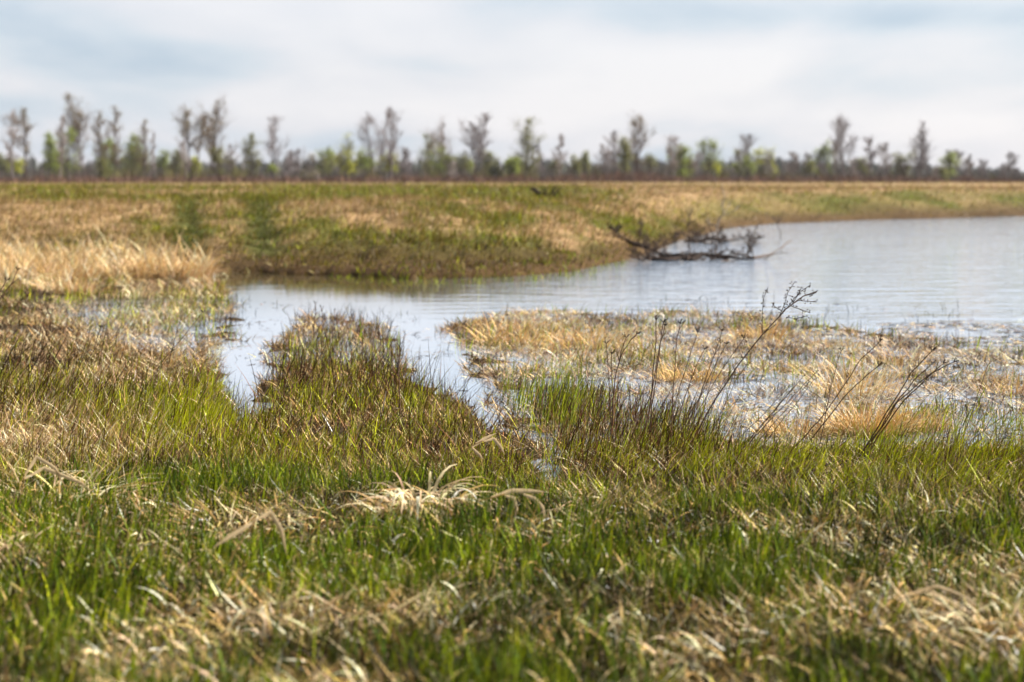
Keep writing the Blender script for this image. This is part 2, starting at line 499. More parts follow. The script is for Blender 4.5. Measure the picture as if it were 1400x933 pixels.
layer('mid_litter', [(1040, 728), (R_, 722), (R_, 768), (1120, 772)], 2600, (.12, .35), (.003, .006), [(STR, 3), (PST, 3), (GST, 2), (PINK, 2)], 25,
      lean=(1.3, 1.62), az=(0, .7), curve=(-.1, .1))
# ---- right yellow-green band
RG = [(790, 625), (930, 618), (1050, 630), (1250, 625), (R_, 640), (R_, 738), (1180, 728), (960, 705), (780, 690)]
layer('mid_grass', RG, 1500, (.07, .24), (.002, .0045), [(LIME, 8), (GRN, 3), (OLV, 1)], 31, lean=(.1, .9), az=(0, .9), curve=(0, .7), clump=(2.6, .3, .55), distort=26)
layer('mid_litter', RG, 1700, (.06, .2), (.002, .0045), [(PST, 4), (STR, 3), (GST, 2), (DBR, 4)], 32, lean=(.6, 1.6), az=(0, 2), curve=(-.2, .8), clump=(2.0, .25, .55), distort=26)
layer('mid_stems', RG, 450, (.10, .26), (.002, .0035), [(BRN, 3), (RBR, 3), (DBR, 2)], 33, lean=(.1, .9), az=(0, 1.0), distort=26)
# ---- peninsula in the middle
PEN = [(335, 610), (368, 560), (385, 530), (415, 505), (470, 500), (530, 515), (575, 545), (625, 580), (690, 610), (742, 660), (640, 690), (345, 690)]
CLP = (2.2, .32, .56)
layer('mid_stems', PEN, 430, (.14, .42), (.002, .0036), [(BRN, 4), (DBR, 3), (RBR, 4), (OLV, 2)], 41, lean=(0, .75), az=(.2, 1.4), lpow=1.4, clump=CLP, distort=24)
layer('mid_grass', PEN, 1000, (.06, .23), (.002, .0042), [(GRN, 4), (LIME, 8), (OLV, 2), (DKOL, 2)], 42, lean=(.0, .8), az=(.2, 1.4), lpow=1.3, clump=(2.2, .38, .56), distort=24)
layer('mid_litter', PEN, 1100, (.05, .2), (.002, .004), [(STR, 4), (PST, 3), (OST, 2), (GST, 2), (RBR, 2), (DBR, 2)], 43, lean=(.3, 1.6), az=(0, 3), curve=(-.3, 1), distort=24)
layer('mid_stems', [(385, 530), (400, 480), (430, 440), (520, 450), (580, 520), (560, 560)], 150, (.10, .34), (.002, .004), [(BRN, 4), (DBR, 2), (RBR, 3), (OLV, 2)], 47, lean=(0, .6), az=(.2, 1.6), clump=(2.0, .34, .56), distort=24)
layer('mid_grass', [(385, 530), (400, 490), (430, 465), (520, 470), (580, 530), (560, 560)], 260, (.08, .28), (.002, .004), [(GRN, 3), (LIME, 4), (OLV, 3)], 48, lean=(0, .6), az=(.2, 1.6), clump=(2.0, .38, .56), distort=24)
PEN2 = [(380, 505), (395, 455), (425, 428), (500, 442), (560, 482), (545, 510), (450, 515)]
layer('mid_litter', PEN2, 560, (.06, .22), (.003, .005), [(GST, 2), (OST, 2), (STR, 6), (RBR, 2), (PST, 4), (BRN, 1)], 44, lean=(.1, 1.4), az=(.2, 1.8), curve=(0, 1.2), clump=(1.8, .34, .58), distort=24)
layer('mid_stems', PEN2, 80, (.12, .32), (.003, .0045), [(BRN, 4), (DBR, 4)], 46, lean=(0, .5), az=(.2, 1.8), clump=(2.2, .34, .58), distort=24)
layer('mid_stems', [(100, 620), (700, 630), (740, 690), (560, 705), (150, 700)], 2200, (.04, .13), (.0018, .003), [(BRN, 4), (RBR, 4), (OLV, 2)], 45, lean=(0, 1.4), az=(0, 3), distort=24)
# ---- left bank
LB = [(L_, 515), (100, 520), (200, 535), (270, 530), (318, 570), (352, 600), (380, 660), (340, 690), (L_, 690)]
layer('mid_grass', LB, 800, (.06, .24), (.002, .0045), [(GRN, 3), (LIME, 4.5), (OLV, 3)], 51, lean=(.0, .7), az=(.1, 1.1), clump=(2.0, .36, .55), distort=24)
layer('mid_stems', LB, 420, (.10, .34), (.002, .0035), [(BRN, 4), (RBR, 3), (DBR, 2)], 52, lean=(0, .7), az=(0, 1.0), clump=(2.5, .32, .55), distort=24)
layer('mid_litter', LB, 1500, (.06, .22), (.0025, .005), [(STR, 4), (PST, 3), (GST, 3), (TANG, 1), (RBR, 1), (DBR, 4)], 53, lean=(.3, 1.6), az=(.1, 2.2), curve=(-.2, .8), clump=(1.5, .2, .5), distort=24)
layer('mid_grass', [(180, 545), (280, 545), (330, 600), (345, 640), (180, 650), (140, 590)], 1000, (.10, .28), (.0025, .0045), [(LIME, 6), (GRN, 3)], 54,
      lean=(.0, .6), az=(.1, 1.0), distort=34, clump=(2.2, .34, .56))
layer('mid_litter', [(L_, 590), (140, 585), (215, 610), (160, 660), (L_, 690)], 1900, (.12, .3), (.003, .005), [(PINK, 3), (PST, 3), (STR, 3)], 55,
      lean=(.4, 1.5), az=(0, 1.6), curve=(0, 1.0), distort=30)
layer('mid_stems', [(L_, 490), (90, 500), (120, 560), (60, 600), (L_, 600)], 360, (.15, .40), (.002, .0035), [(BRN, 3), (DBR, 3), (DKOL, 2)], 56,
      lean=(.1, .8), az=(0, .7), distort=34, clump=(2.4, .36, .56))
# ---- left marsh
LM = [(L_, 385), (120, 384), (250, 380), (300, 388), (318, 420), (326, 452), (300, 478), (288, 520), (300, 570), (L_, 570)]
layer('marsh_litter', LM, 1250, (.08, .24), (.0035, .007), [(PST, 3), (STR, 3), (GST, 3), (PINK, 2)], 61, lean=(.5, 1.6), az=(0, 2), curve=(0, .8), clump=(.9, .36, .58))
layer('marsh_stems', LM, 300, (.06, .2), (.003, .005), [(BRN, 4), (RBR, 3), (DKOL, 2)], 62, lean=(0, .9), az=(0, 1.6), clump=(1.1, .4, .6))
layer('marsh_grass', LM, 130, (.08, .22), (.0035, .006), [(GRN, 3), (LIME, 3), (OLV, 3)], 63, lean=(0, .5), az=(0, 1.2), clump=(.7, .46, .6))
# ---- reeds at left
RE = [(L_ - 60, 366), (60, 366), (200, 366), (285, 368), (295, 378), (220, 384), (100, 392), (L_ - 60, 402)]
layer('marsh_litter', RE, 420, (.2, .70), (.010, .020), [(PST, 7), (PINK, 2), (STR, 5), (OST, 1)], 71, lean=(0, .9), az=(.3, 1.8), curve=(.1, 1.8), segs=4, distort=10, clump=(1.6, .3, .55))
# ---- right marsh
RM = [(604, 446), (680, 430), (820, 434), (940, 430), (1060, 436), (1150, 456), (1250, 464), (1400, 480), (R_, 490), (R_, 650), (1200, 640),
      (930, 625), (800, 640), (745, 590), (700, 550), (660, 500)]
layer('marsh_litter', RM, 1500, (.05, .22), (.003, .006), [(PST, 4), (PINK, 4), (STR, 2), (GST, 3), (RBR, 1)], 81, lean=(1.0, 1.62), az=(0, 2.2), curve=(-.2, .3), clump=(1.5, .33, .55), distort=42, hmin=-.026)
layer('marsh_stems', RM, 1000, (.03, .14), (.0025, .005), [(BRN, 3), (RBR, 4), (DBR, 2), (OLV, 2)], 82, lean=(0, 1.3), az=(0, 3), clump=(1.7, .42, .6))
layer('marsh_litter', RM, 260, (.10, .24), (.003, .006), [(OST, 3), (STR, 4), (PST, 2)], 83, lean=(.2, 1.2), az=(.1, 1.4), curve=(.2, 1.6), clump=(1.4, .48, .62), segs=4)
layer('marsh_grass', RM, 150, (.08, .2), (.003, .005), [(GRN, 3), (OLV, 3), (LIME, 1)], 84, lean=(0, .6), az=(0, 1.4), clump=(1.0, .45, .6))
layer('marsh_grass', [(1150, 560), (R_, 545), (R_, 650), (1100, 640)], 700, (.08, .2), (.002, .004), [(GRN, 3), (OLV, 3), (LIME, 2)], 87, lean=(0, .8), az=(0, 1.2), clump=(1.4, .38, .6))
TS = [(620, 448), (690, 432), (820, 436), (905, 452), (900, 490), (820, 512), (720, 500), (640, 478)]
layer('marsh_litter', TS, 380, (.05, .22), (.004, .007), [(OST, 2), (STR, 5), (PST, 5), (PINK, 3), (RBR, 1.5), (BRN, 1)], 85, lean=(.0, .9), az=(.1, 1.3), curve=(.2, 1.8), clump=(1.7, .44, .6), segs=4, distort=48)
# ---- right-of-centre upright sedge
RS = [(715, 560), (800, 545), (900, 560), (960, 600), (1000, 660), (860, 672), (775, 670), (755, 620)]
layer('mid_stems', RS, 620, (.14, .38), (.002, .0036), [(BRN, 4), (DBR, 3), (RBR, 3)], 91, lean=(0, .5), az=(0, .8))
layer('mid_litter', RS, 900, (.05, .2), (.002, .004), [(STR, 4), (PST, 2), (OST, 2), (GST, 2), (RBR, 2)], 94, lean=(.3, 1.6), az=(0, 3), curve=(-.3, 1), distort=24)
layer('mid_grass', RS, 900, (.08, .26), (.0022, .0045), [(GRN, 4), (LIME, 3), (OLV, 2)], 92, lean=(0, .5), az=(0, 1.2), clump=(2.4, .4, .58), distort=26)
layer('mid_grass', [(690, 530), (790, 520), (800, 580), (730, 600)], 260, (.18, .34), (.003, .005), [(GRN, 4), (LIME, 2), (DEEP, 1)], 93, lean=(0, .35), az=(0, 1), hmin=-.4)
layer('mid_stems', [(820, 590), (1330, 600), (1340, 665), (820, 665)], 34, (.4, .8), (.0026, .004), [(BRN, 4), (RBR, 3), (DBR, 2)], 97, lean=(.15, .75), az=(0, .5), curve=(-.1, .3), segs=4)
layer('mid_stems', [(L_, 500), (260, 520), (300, 600), (L_, 620)], 14, (.35, .7), (.0026, .004), [(BRN, 4), (DBR, 4)], 98, lean=(.2, .8), az=(0, .5), curve=(-.1, .3), segs=4)
layer('mid_stems', [(380, 500), (560, 520), (640, 600), (360, 620)], 26, (.3, .52), (.0026, .004), [(BRN, 3), (DBR, 5)], 99, lean=(0, .5), az=(0, 1.5), curve=(-.1, .2), segs=4)
# ---- sparse stems standing in the water
for k, (pl, dn) in enumerate([([(296, 400), (345, 410), (345, 600), (290, 590)], 60), ([(590, 440), (690, 450), (760, 600), (760, 690), (700, 640), (600, 500)], 110),
                     ([(560, 500), (620, 520), (700, 590), (690, 615), (600, 560)], 240), ([(380, 415), (560, 430), (600, 500), (380, 480)], 60),
                     ([(900, 405), (1400, 425), (1400, 475), (1150, 455), (900, 430)], 22), ([(300, 372), (840, 366), (800, 395), (320, 392)], 10)]):
    layer('marsh_stems', pl, dn, (.03, .18), (.0025, .005), [(BRN, 3), (DBR, 3), (OLV, 2)], 100 + k, lean=(0, 1.3), az=(0, 2), clump=(1.1, .35, .6), hmin=-.5)
layer('mid_litter', [(560, 480), (660, 500), (800, 640), (800, 690), (740, 700), (640, 620)], 1700, (.04, .16), (.002, .005), [(GST, 3), (BRN, 3), (STR, 2), (RBR, 2), (OLV, 2)], 109, lean=(.4, 1.6), az=(0, 3), hmin=-.012)
layer('mid_litter', [(280, 470), (400, 430), (520, 430), (480, 500), (400, 600), (280, 600)], 900, (.04, .16), (.002, .005), [(GST, 3), (BRN, 3), (STR, 2), (RBR, 2)], 110, lean=(.4, 1.6), az=(0, 3), hmin=-.012)
# ---- green fringe under the far bank
layer('bank_grass', [(440, 372), (560, 377), (700, 374), (800, 364), (870, 352), (860, 362), (800, 378), (690, 388), (560, 390), (450, 384)], 110, (.05, .16), (.008, .014),
      [(LIME, .6), (GRN, 4), (OLV, 3)], 111, lean=(0, .7), az=(0, 2), hmin=-.5, clump=(.7, .3, .55), distort=5)

# ---- the far bank
def bank_layer():
    rng = np.random.default_rng(5)
    def batch(N, y0, y1, Lr, Wr, seed):
        Y = np.sqrt(rng.uniform(y0 ** 2, y1 ** 2, N)); X = rng.uniform(-.46, .46, N) * Y
        d = Y - shore(X); ok = d > .1; X, Y, d = X[ok], Y[ok], d[ok]
        g = bank_green(X, Y); b = bank_brown(X, Y); n = len(X)
        u = rng.uniform(0, 1, n)
        isg = u < (g * .78 + .14); isb = rng.uniform(0, 1, n) < b * .95
        tk = rng.uniform(0, 1, n) < bank_track(X, Y) * .92
        tuft = fbm(X * 1.6, Y * 1.6, seed)
        keep = rng.uniform(0, 1, n) < sstep(.25, .6, tuft) * .8 + .2
        C = np.where(isg[:, None], pal([(GRN, 1.6), (OLV, 4.5), (TANG, 2), (DEEP, .5), (LIME, .5)], n, rng), pal([((.46, .335, .20), 4), (TANG, 1.6), (DKOL, .8), (GST, 2.5), ((.36, .24, .13), 3)], n, rng))
        C = np.where(isb[:, None], pal([(BRN, 4), (DKOL, 3), (OLV, 3), (TANG, 1.5), (GST, 1)], n, rng), C)
        C = np.where(tk[:, None], pal([(DKOL, 2), ((.075, .09, .006), 5), (OLV, 1)], n, rng), C)
        X, Y, C, b, tuft = X[keep], Y[keep], C[keep], b[keep], tuft[keep]; n = len(X)
        Z = height(X, Y)
        Ls = rng.uniform(*Lr, n) * (.5 + tuft); Ls = np.where(b > .5, Ls * .6, Ls) * (1 - .4 * np.clip(bank_track(X, Y), 0, 1))
        add_stuff('bank_grass', blade_arrays(np.stack([X, Y, Z - .01], -1), Ls, rng.uniform(*Wr, n), rng.normal(.2, 1.4, n), rng.uniform(0, 1.2, n), rng.uniform(0, .7, n), C, 2, rng))
    batch(200000, 33, 62, (.08, .28), (.012, .026), 301)
    batch(120000, 60, 125, (.10, .28), (.022, .045), 302)
    batch(40000, 120, 300, (.10, .26), (.03, .09), 303)
bank_layer()

INFO = {
    'fg_litter': ('foreground_litter', M_STRAW, 'blurred matted straw and pale dead blades across the foreground'),
    'fg_grass': ('foreground_grass', M_GRASS, 'blurred deep green grass growing through the foreground straw'),
    'mid_grass': ('shore_grass', M_GRASS, 'sharp yellow green spring grass along the near shore'),
    'mid_litter': ('shore_litter', M_STRAW, 'dead pale grass lying among the shore grass'),
    'mid_stems': ('sedge_stems', M_STEM, 'thin dark brown dead sedge stems standing along the near shore'),
    'marsh_litter': ('marsh_litter', M_STRAW, 'flooded tan straw and reed mats in the shallow marsh'),
    'marsh_stems': ('marsh_stubble', M_STEM, 'short brown stubble poking out of the shallow water'),
    'marsh_grass': ('marsh_grass', M_GRASS, 'sparse green shoots among the flooded straw'),
    'bank_grass': ('bank_grass', M_GRASS, 'mottled green and tan grass covering the far bank and field'),
}
for key, arrs in STUFF.items():
    nm, mt, lb = INFO[key]
    off = 0; Vs, Fs, Cs = [], [], []
    for V, F, C in arrs:
        Vs.append(V); Fs.append(F + off); Cs.append(C); off += len(V)
    V = np.concatenate(Vs)
    o = fastmesh(nm, V, np.concatenate(Fs), np.concatenate(Cs), mt)
    tag(o, lb, kind='stuff')
    print('STUFF', nm, len(V))

#PART2
# ------------------------------------------------------------------ tussocks (things)
def tussock(name, label, group, px, py, n, R, L, W, palette, seed, lean=(0, .9), curve=(.3, 1.8), az=(.2, 2), segs=5, mat=None, cat='grass tussock'):
    rng = np.random.default_rng(seed)
    x, y = ground(px, py); x, y = float(x), float(y); z = max(float(height(x, y)), -.01)
    q = np.sqrt(rng.uniform(0, 1, n)); th = rng.uniform(0, 2 * PI, n)
    P = np.stack([q * np.cos(th) * R[0], q * np.sin(th) * R[1], np.full(n, -.03)], -1)
    P[:, 2] += np.clip(height(x + P[:, 0], y + P[:, 1]) - z, -.03, .2)
    Ls = rng.uniform(*L, n) * (1.1 - .35 * q)
    Ws = np.maximum(rng.uniform(*W, n), y * rng.uniform(.0003, .0006, n))
    A = np.where(rng.uniform(0, 1, n) < .5, th, rng.normal(az[0], az[1], n))
    V, F, C = blade_arrays(P, Ls, Ws, A, rng.uniform(*lean, n), rng.uniform(*curve, n), pal(palette, n, rng), segs, rng)
    o = fastmesh(name, V, F, C, mat or M_STRAW)
    o.location = (x, y, z)
    return tag(o, label, cat, group)

TG = 'straw tussocks standing in the flooded marsh'
for a in [
    ('wide glowing orange straw mound in the right shallows, the largest tussock there', 1185, 592, 1100, (.28, .24), (.22, .42), [(OST, 4), (STR, 5), (PST, 2)], 201),
    ('low orange straw heap just left of the large glowing mound', 1085, 594, 420, (.24, .2), (.15, .3), [(OST, 3), (STR, 4), (PST, 2)], 202),
    ('low orange straw heap just right of the large glowing mound', 1262, 586, 340, (.18, .2), (.15, .3), [(OST, 3), (STR, 4), (PST, 1)], 203),
    ('loose pale tussock of arching blades behind the large glowing mound', 1165, 540, 300, (.32, .3), (.32, .6), [(PST, 4), (STR, 3), (OST, 1)], 204),
    ('airy pale tussock of arching blades at the water edge near the right side', 1230, 500, 130, (.42, .3), (.2, .42), [(STR, 3), (OST, 3), (PST, 2)], 205),
    ('tan tussock with drooping tips at the inlet mouth, leftmost on the right marsh', 705, 470, 260, (.4, .35), (.2, .5), [(OST, 3), (STR, 4), (PINK, 2)], 206),
    ('tan tussock with drooping tips right of the one at the inlet mouth', 800, 476, 260, (.4, .3), (.2, .46), [(OST, 4), (STR, 4), (PST, 1)], 207),
    ('small orange tussock behind the dark seed stalks in mid marsh', 940, 520, 300, (.3, .25), (.16, .32), [(OST, 4), (STR, 3)], 208),
    ('small tan tussock at the outer marsh edge below the bare weed panicle', 1040, 462, 170, (.3, .3), (.2, .4), [(OST, 3), (STR, 3), (GST, 2)], 209),
    ('low brown tussock at the tip of the marsh beside the inlet', 640, 454, 240, (.34, .25), (.08, .2), [(RBR, 3), (OST, 2), (BRN, 2)], 210),
    ('sparse tan tussock at the far right edge of the marsh', 1385, 535, 260, (.3, .3), (.15, .3), [(OST, 2), (STR, 3), (PINK, 2)], 211),
]:
    tussock('straw_tussock', a[0], TG, a[1], a[2], a[3], a[4], a[5], (.0035, .007), a[6], a[7])

RG_ = 'pinkish reed clumps at the left edge of the inlet'
for a in [
    ('rounded pinkish reed clump closest to the open inlet', 228, 383, 1100, (.72, .5), (.4, .78), 221),
    ('pinkish reed clump left of the rounded one', 165, 384, 500, (.6, .5), (.35, .66), 222),
    ('orange brown reed clump with upright leaves in front of the others', 95, 402, 330, (.4, .3), (.3, .5), 223),
    ('tall pale reed clump at the left edge of the picture', 15, 385, 800, (.8, .5), (.4, .8), 224),
    ('pale reed clump between the left edge and the orange brown one', 70, 388, 500, (.7, .5), (.35, .68), 225),
    ('small white topped reed tuft standing alone in the shallows', 190, 408, 70, (.12, .1), (.25, .42), 226),
]:
    tussock('reed_clump', a[0], RG_, a[1], a[2], a[3], a[4], a[5], (.006, .012), [(PST, 3), (PINK, 4), (STR, 4), (OST, 1)] if a[6] != 226 else [(PST, 1)], a[6],
            lean=(0, .8), curve=(.1, 1.3), cat='reed clump')

FG_ = 'pale drooping tussocks of broad blades in the foreground'
for a in [
    ('bright cream tussock of broad drooping blades in the centre foreground', 572, 745, 210, (.2, .13), (.26, .56), (.010, .020), 231, (.0, .7), (1.9, 3.3)),
    ('pinkish matted tussock of curved blades at the left edge', 75, 725, 380, (.32, .2), (.25, .48), (.007, .013), 232, (.3, 1.2), (.8, 2.0)),
    ('low tussock of cream blades in the lower right corner', 1370, 905, 240, (.22, .2), (.15, .34), (.006, .011), 233, (.5, 1.3), (.5, 1.6)),
    ('small cream tussock at the left edge below the pinkish one', 8, 800, 60, (.08, .08), (.18, .34), (.008, .013), 234, (.2, .9), (.8, 2.0)),
    ('faded tussock of thin bent blades left of the centre foreground', 330, 760, 150, (.22, .16), (.18, .36), (.005, .009), 235, (.4, 1.2), (.6, 2.0)),
    ('low spread of cream blades at the bottom centre', 560, 900, 260, (.3, .2), (.16, .32), (.005, .009), 236, (.8, 1.5), (.1, 1.0)),
]:
    tussock('drooping_tussock', a[0], FG_, a[1], a[2], a[3], a[4], a[5], a[6], [(PST, 6), (STR, 2)], a[7], lean=a[8], curve=a[9], segs=7, mat=M_PALE)

# individual long arching leaves
def arch(label, pts, Y, w, seed):
    """flat arching stalk through picture points at distance Y, with hanging leaf ends"""
    P = [at(a, b, Y) for a, b in pts[0]]
    root = empty('bent_reed', (P[0].x, P[0].y, P[0].z), label, 'bent reed', 'bent reeds with hanging pale leaves')
    m = MB()
    m.tube(P, [.0035] * len(P), 5, STR); m.build('stalk', M_STRAW, root, P[0])
    for lf in pts[1:]:
        Q = [at(a, b, Y + .02) for a, b in lf]
        n = len(Q); Qs = []
        for i in range(n - 1):
            for k in range(4): Qs.append(Q[i].lerp(Q[i + 1], k / 4))
        Qs.append(Q[-1]); n = len(Qs); mm = MB()
        for i, q in enumerate(Qs):
            t = i / (n - 1); ww = w * (.35 + 2.2 * t * (1 - t)) * (1 - t ** 4 * .8)
            d = (Qs[min(i + 1, n - 1)] - Qs[max(i - 1, 0)]).normalized()
            s = d.cross(Vector((.15, -1, .2))).normalized()
            c = np.array(PST) * (1 - .25 * t)
            mm.v += [q - s * ww, q + Vector((0, .004, 0)), q + s * ww]; mm.c += [tuple(c)] * 3
        for i in range(n - 1):
            b = 3 * i
            mm.f += [(b, b + 1, b + 4, b + 3), (b + 1, b + 2, b + 5, b + 4)]
        mm.build('leaf', M_PALE, root, P[0], smooth=True)
arch('long bent reed with three hanging cream leaves right of the cream tussock',
     [[(560, 752), (590, 712), (640, 690), (690, 676)], [(672, 680), (700, 671), (730, 672), (746, 673)], [(690, 678), (703, 682), (706, 696), (703, 714)],
      [(715, 676), (730, 682), (742, 694), (744, 708)], [(664, 684), (670, 695), (668, 712)]], 8.9, .012, 1)
arch('bent reed with curled cream leaves over the edge of the grassy spit',
     [[(590, 680), (625, 625), (645, 610), (660, 603)], [(645, 612), (662, 600), (680, 592)], [(662, 604), (675, 600), (685, 612), (690, 622)],
      [(645, 612), (655, 622), (660, 628)]], 10.6, .010, 2)
arch('long pale reed arched over the grass in the lower right',
     [[(1340, 905), (1300, 875), (1240, 842), (1215, 828)], [(1190, 825), (1240, 815), (1280, 802), (1342, 824)], [(1270, 806), (1290, 820), (1300, 838)],
      [(1215, 828), (1160, 818), (1120, 815)]], 7.2, .009, 3)
arch('cream reed blade bowed over at the left edge',
     [[(28, 735), (26, 690), (34, 650)], [(34, 650), (50, 625), (75, 640), (90, 668)], [(34, 655), (60, 640), (110, 660), (140, 685)]], 9.3, .010, 4)
arch('faded bowed reed in the left foreground',
     [[(300, 790), (330, 740), (350, 712)], [(345, 714), (370, 700), (385, 725), (392, 760)], [(350, 712), (320, 730), (290, 750)]], 7.6, .010, 5)

# ------------------------------------------------------------------ dry weed stalks (things)
DK = (.045, .028, .020); SB = (.13, .075, .05)
def weed(label, stems, Ybase, seed, col=SB, r=.0022, head='cluster', extra=None, spread=.12):
    """stems: picture polylines from root to tip, standing at distance Ybase"""
    rnd = random.Random(seed)
    b0 = stems[0][0]; r = r * 1.35
    zb = max(float(height(at(b0[0], b0[1], Ybase).x, Ybase)), 0) - .02
    base = at(b0[0], b0[1], Ybase); base.z = zb
    root = empty('dry_weed', base, label, 'dry weed', 'dead weed stalks with dark seed heads')
    for s in stems:
        dy = rnd.uniform(-spread, spread)
        P = [at(a, b, Ybase + dy * i / max(1, len(s) - 1)) for i, (a, b) in enumerate(s)]
        f = P[0].copy(); f.z = zb
        dirv = P[1] - P[0]
        if P[0].z > zb and dirv.z > 0:
            k = min((P[0].z - zb) / max(dirv.z, .05), 1.2); f = P[0] - dirv * k; f.z = zb
        P = [f] + P
        Q = []
        for i in range(len(P) - 1):
            for k in range(3):
                q = P[i].lerp(P[i + 1], k / 3)
                if Q: q = q + Vector((rnd.uniform(-1, 1), rnd.uniform(-1, 1), 0)) * .0035
                Q.append(q)
        Q.append(P[-1]); n = len(Q)
        m = MB(); m.tube(Q, [r * (1.15 - .6 * i / n) for i in range(n)], 5, tuple(np.array(col) * rnd.uniform(.7, 1.3)))
        for k in range(rnd.randint(1, 3)):     # side twigs
            i = rnd.randint(n // 2, n - 2); d = (Q[i + 1] - Q[i]).normalized()
            e = Q[i] + (d + Vector((rnd.choice((-.6, .5)), rnd.uniform(-.5, .5), .15))) * rnd.uniform(.02, .06)
            m.tube([Q[i], Q[i].lerp(e, .5) + Vector((0, 0, .003)), e], [r * .5, r * .45, r * .35], 4, col)
            m.bud(e, d, .009, .0035, DK)
        m.build('stem', M_STEM, root, base)
        if head:
            h = MB(); tip = Q[-1]; d = (Q[-1] - Q[-3]).normalized()
            for k in range(7 if head == 'cluster' else 3):
                dd = (d + Vector((rnd.uniform(-1.3, 1.3), rnd.uniform(-.9, .9), rnd.uniform(-.2, .5)))).normalized()
                e = tip + dd * rnd.uniform(.008, .030)
                h.tube([tip, e], [r * .5, r * .4], 4, DK); h.bud(e, dd, rnd.uniform(.006, .011), rnd.uniform(.003, .005), DK)
            h.build('seed_head', M_STEM, root, base)
    if extra: extra(root, base, rnd)
    return root

YB = float(ground(0, 640)[1])
def panicle(root, base, rnd):
    def bt(pts, n=8, beads=True):
        m = MB(); P = [at(a, b, YB + .02) for a, b in pts]
        m.tube(P, [.0024] + [.0018] * (len(P) - 1), 4, DK)
        for i in range(len(P) - 1):
            for k in range(n):
                q = P[i].lerp(P[i + 1], (k + rnd.random() * .6) / n)
                dd = Vector((rnd.uniform(-1, 1), rnd.uniform(-1, 1), rnd.uniform(-.8, .8))).normalized()
                e = q + dd * rnd.uniform(.006, .016)
                m.tube([q, e], [.0011, .001], 3, DK); m.bud(e, dd, .010, .0046, DK)
        m.build('seed_branch', M_STEM, root, base)
    bt([(1042, 456), (1042, 430), (1044, 408), (1050, 393)])
    bt([(1066, 432), (1073, 415), (1077, 400), (1087, 385)])
    bt([(1075, 423), (1086, 408), (1096, 398), (1108, 390)])
    bt([(1083, 416), (1092, 402), (1096, 392)], 5)
    bt([(1090, 411), (1103, 412), (1117, 413)], 6)
    bt([(1080, 418), (1096, 424), (1108, 428)], 6)
    bt([(1098, 405), (1112, 402), (1118, 397)], 6)
    bt([(1070, 426), (1060, 420), (1055, 414)], 5)
    bt([(1075, 434), (1088, 436), (1104, 432)], 6)
weed('tallest leaning weed with an open panicle of tiny dark beads against the river',
     [[(930, 645), (945, 610), (965, 567), (1011, 497), (1043, 457), (1075, 423), (1098, 405), (1117, 399)]], YB, 1, r=.0035, head=None, extra=panicle)
weed('bundle of three dark upright stalks with flat heads left of mid marsh', [[(878, 640), (882, 590), (890, 549), (896, 480), (897, 438)],
     [(884, 640), (888, 590), (893, 540), (901, 490), (907, 441)], [(874, 640), (880, 600), (888, 560), (903, 470), (909, 446)]], 11.9, 2, r=.0032)
weed('single slim dark stalk with a flat head right of the three upright ones', [[(916, 640), (919, 572), (922, 509), (925, 470), (930, 443)]], 11.8, 3, r=.0026)
weed('forked dark stalk, its right fork bent outwards, by the green sedge', [[(838, 620), (838, 558), (840, 520), (849, 486), (862, 466), (870, 457)],
     [(838, 560), (841, 520), (850, 480), (856, 462)]], 12.0, 4, r=.0026)
weed('two short straight stalks at the left end of the weed row', [[(836, 600), (833, 520), (829, 470)], [(842, 600), (838, 540), (836, 484)]], 12.4, 5, r=.0026)
weed('slender weed leaning right with its head below the middle of the row', [[(905, 640), (925, 543), (942, 490), (954, 454)], [(915, 640), (930, 560), (950, 505), (963, 478)]], 12.1, 6)
weed('three leaning stalks with clustered heads left of the tallest weed', [[(900, 660), (925, 600), (955, 545), (977, 486), (987, 453)],
     [(905, 660), (935, 590), (968, 520), (993, 471)], [(915, 660), (950, 570), (990, 500), (1017, 463)]], 11.6, 7)
weed('long crossing stalks low behind the tallest weed', [[(935, 660), (960, 590), (990, 520), (1013, 490), (1018, 470)], [(925, 655), (945, 600), (962, 560), (978, 500), (985, 470)],
     [(942, 660), (975, 590), (1006, 520), (1020, 500)]], 12.2, 8, r=.0018)
weed('dense bundle of fine stalks leaning right, without a tall panicle, at mid right',
     [[(1000, 640), (1030, 600), (1062, 565), (1095, 530), (1114, 511)], [(985, 645), (1020, 605), (1060, 560), (1086, 528)], [(1010, 640), (1040, 600), (1075, 560), (1104, 525)],
      [(995, 650), (1035, 590), (1070, 548), (1098, 515)], [(1020, 642), (1050, 600), (1085, 556), (1112, 520)], [(990, 650), (1010, 600), (1050, 560), (1078, 530)]], 11.7, 9, r=.002, head='small')
weed('pair of leaning stalks with curled dark heads beyond the fine bundle', [[(1060, 640), (1102, 595), (1127, 567), (1155, 525), (1177, 492), (1203, 467)],
     [(1075, 640), (1110, 600), (1152, 545), (1180, 518), (1201, 500)]], 11.9, 10, r=.003)
weed('nearly upright lone stalk left of the pair with curled heads', [[(1118, 620), (1130, 561), (1138, 520), (1150, 480)]], 12.3, 11)
weed('robust weed with several dark knobs, the rightmost of the big leaning weeds', [[(1160, 650), (1183, 612), (1210, 578), (1227, 550), (1272, 511), (1304, 495)],
     [(1165, 650), (1195, 600), (1222, 555), (1250, 520), (1275, 497)], [(1170, 650), (1200, 598), (1236, 548), (1262, 522), (1290, 497)],
     [(1158, 650), (1190, 600), (1222, 550), (1245, 510), (1275, 479)]], 11.7, 12, r=.0034)
weed('sparse thin stalks leaning over the straw near the right edge', [[(1300, 650), (1320, 590), (1335, 545), (1350, 500)], [(1310, 640), (1318, 600), (1322, 560)],
     [(1325, 640), (1345, 590), (1372, 545)], [(1290, 650), (1330, 600), (1385, 560)]], 12.3, 13, head='small')
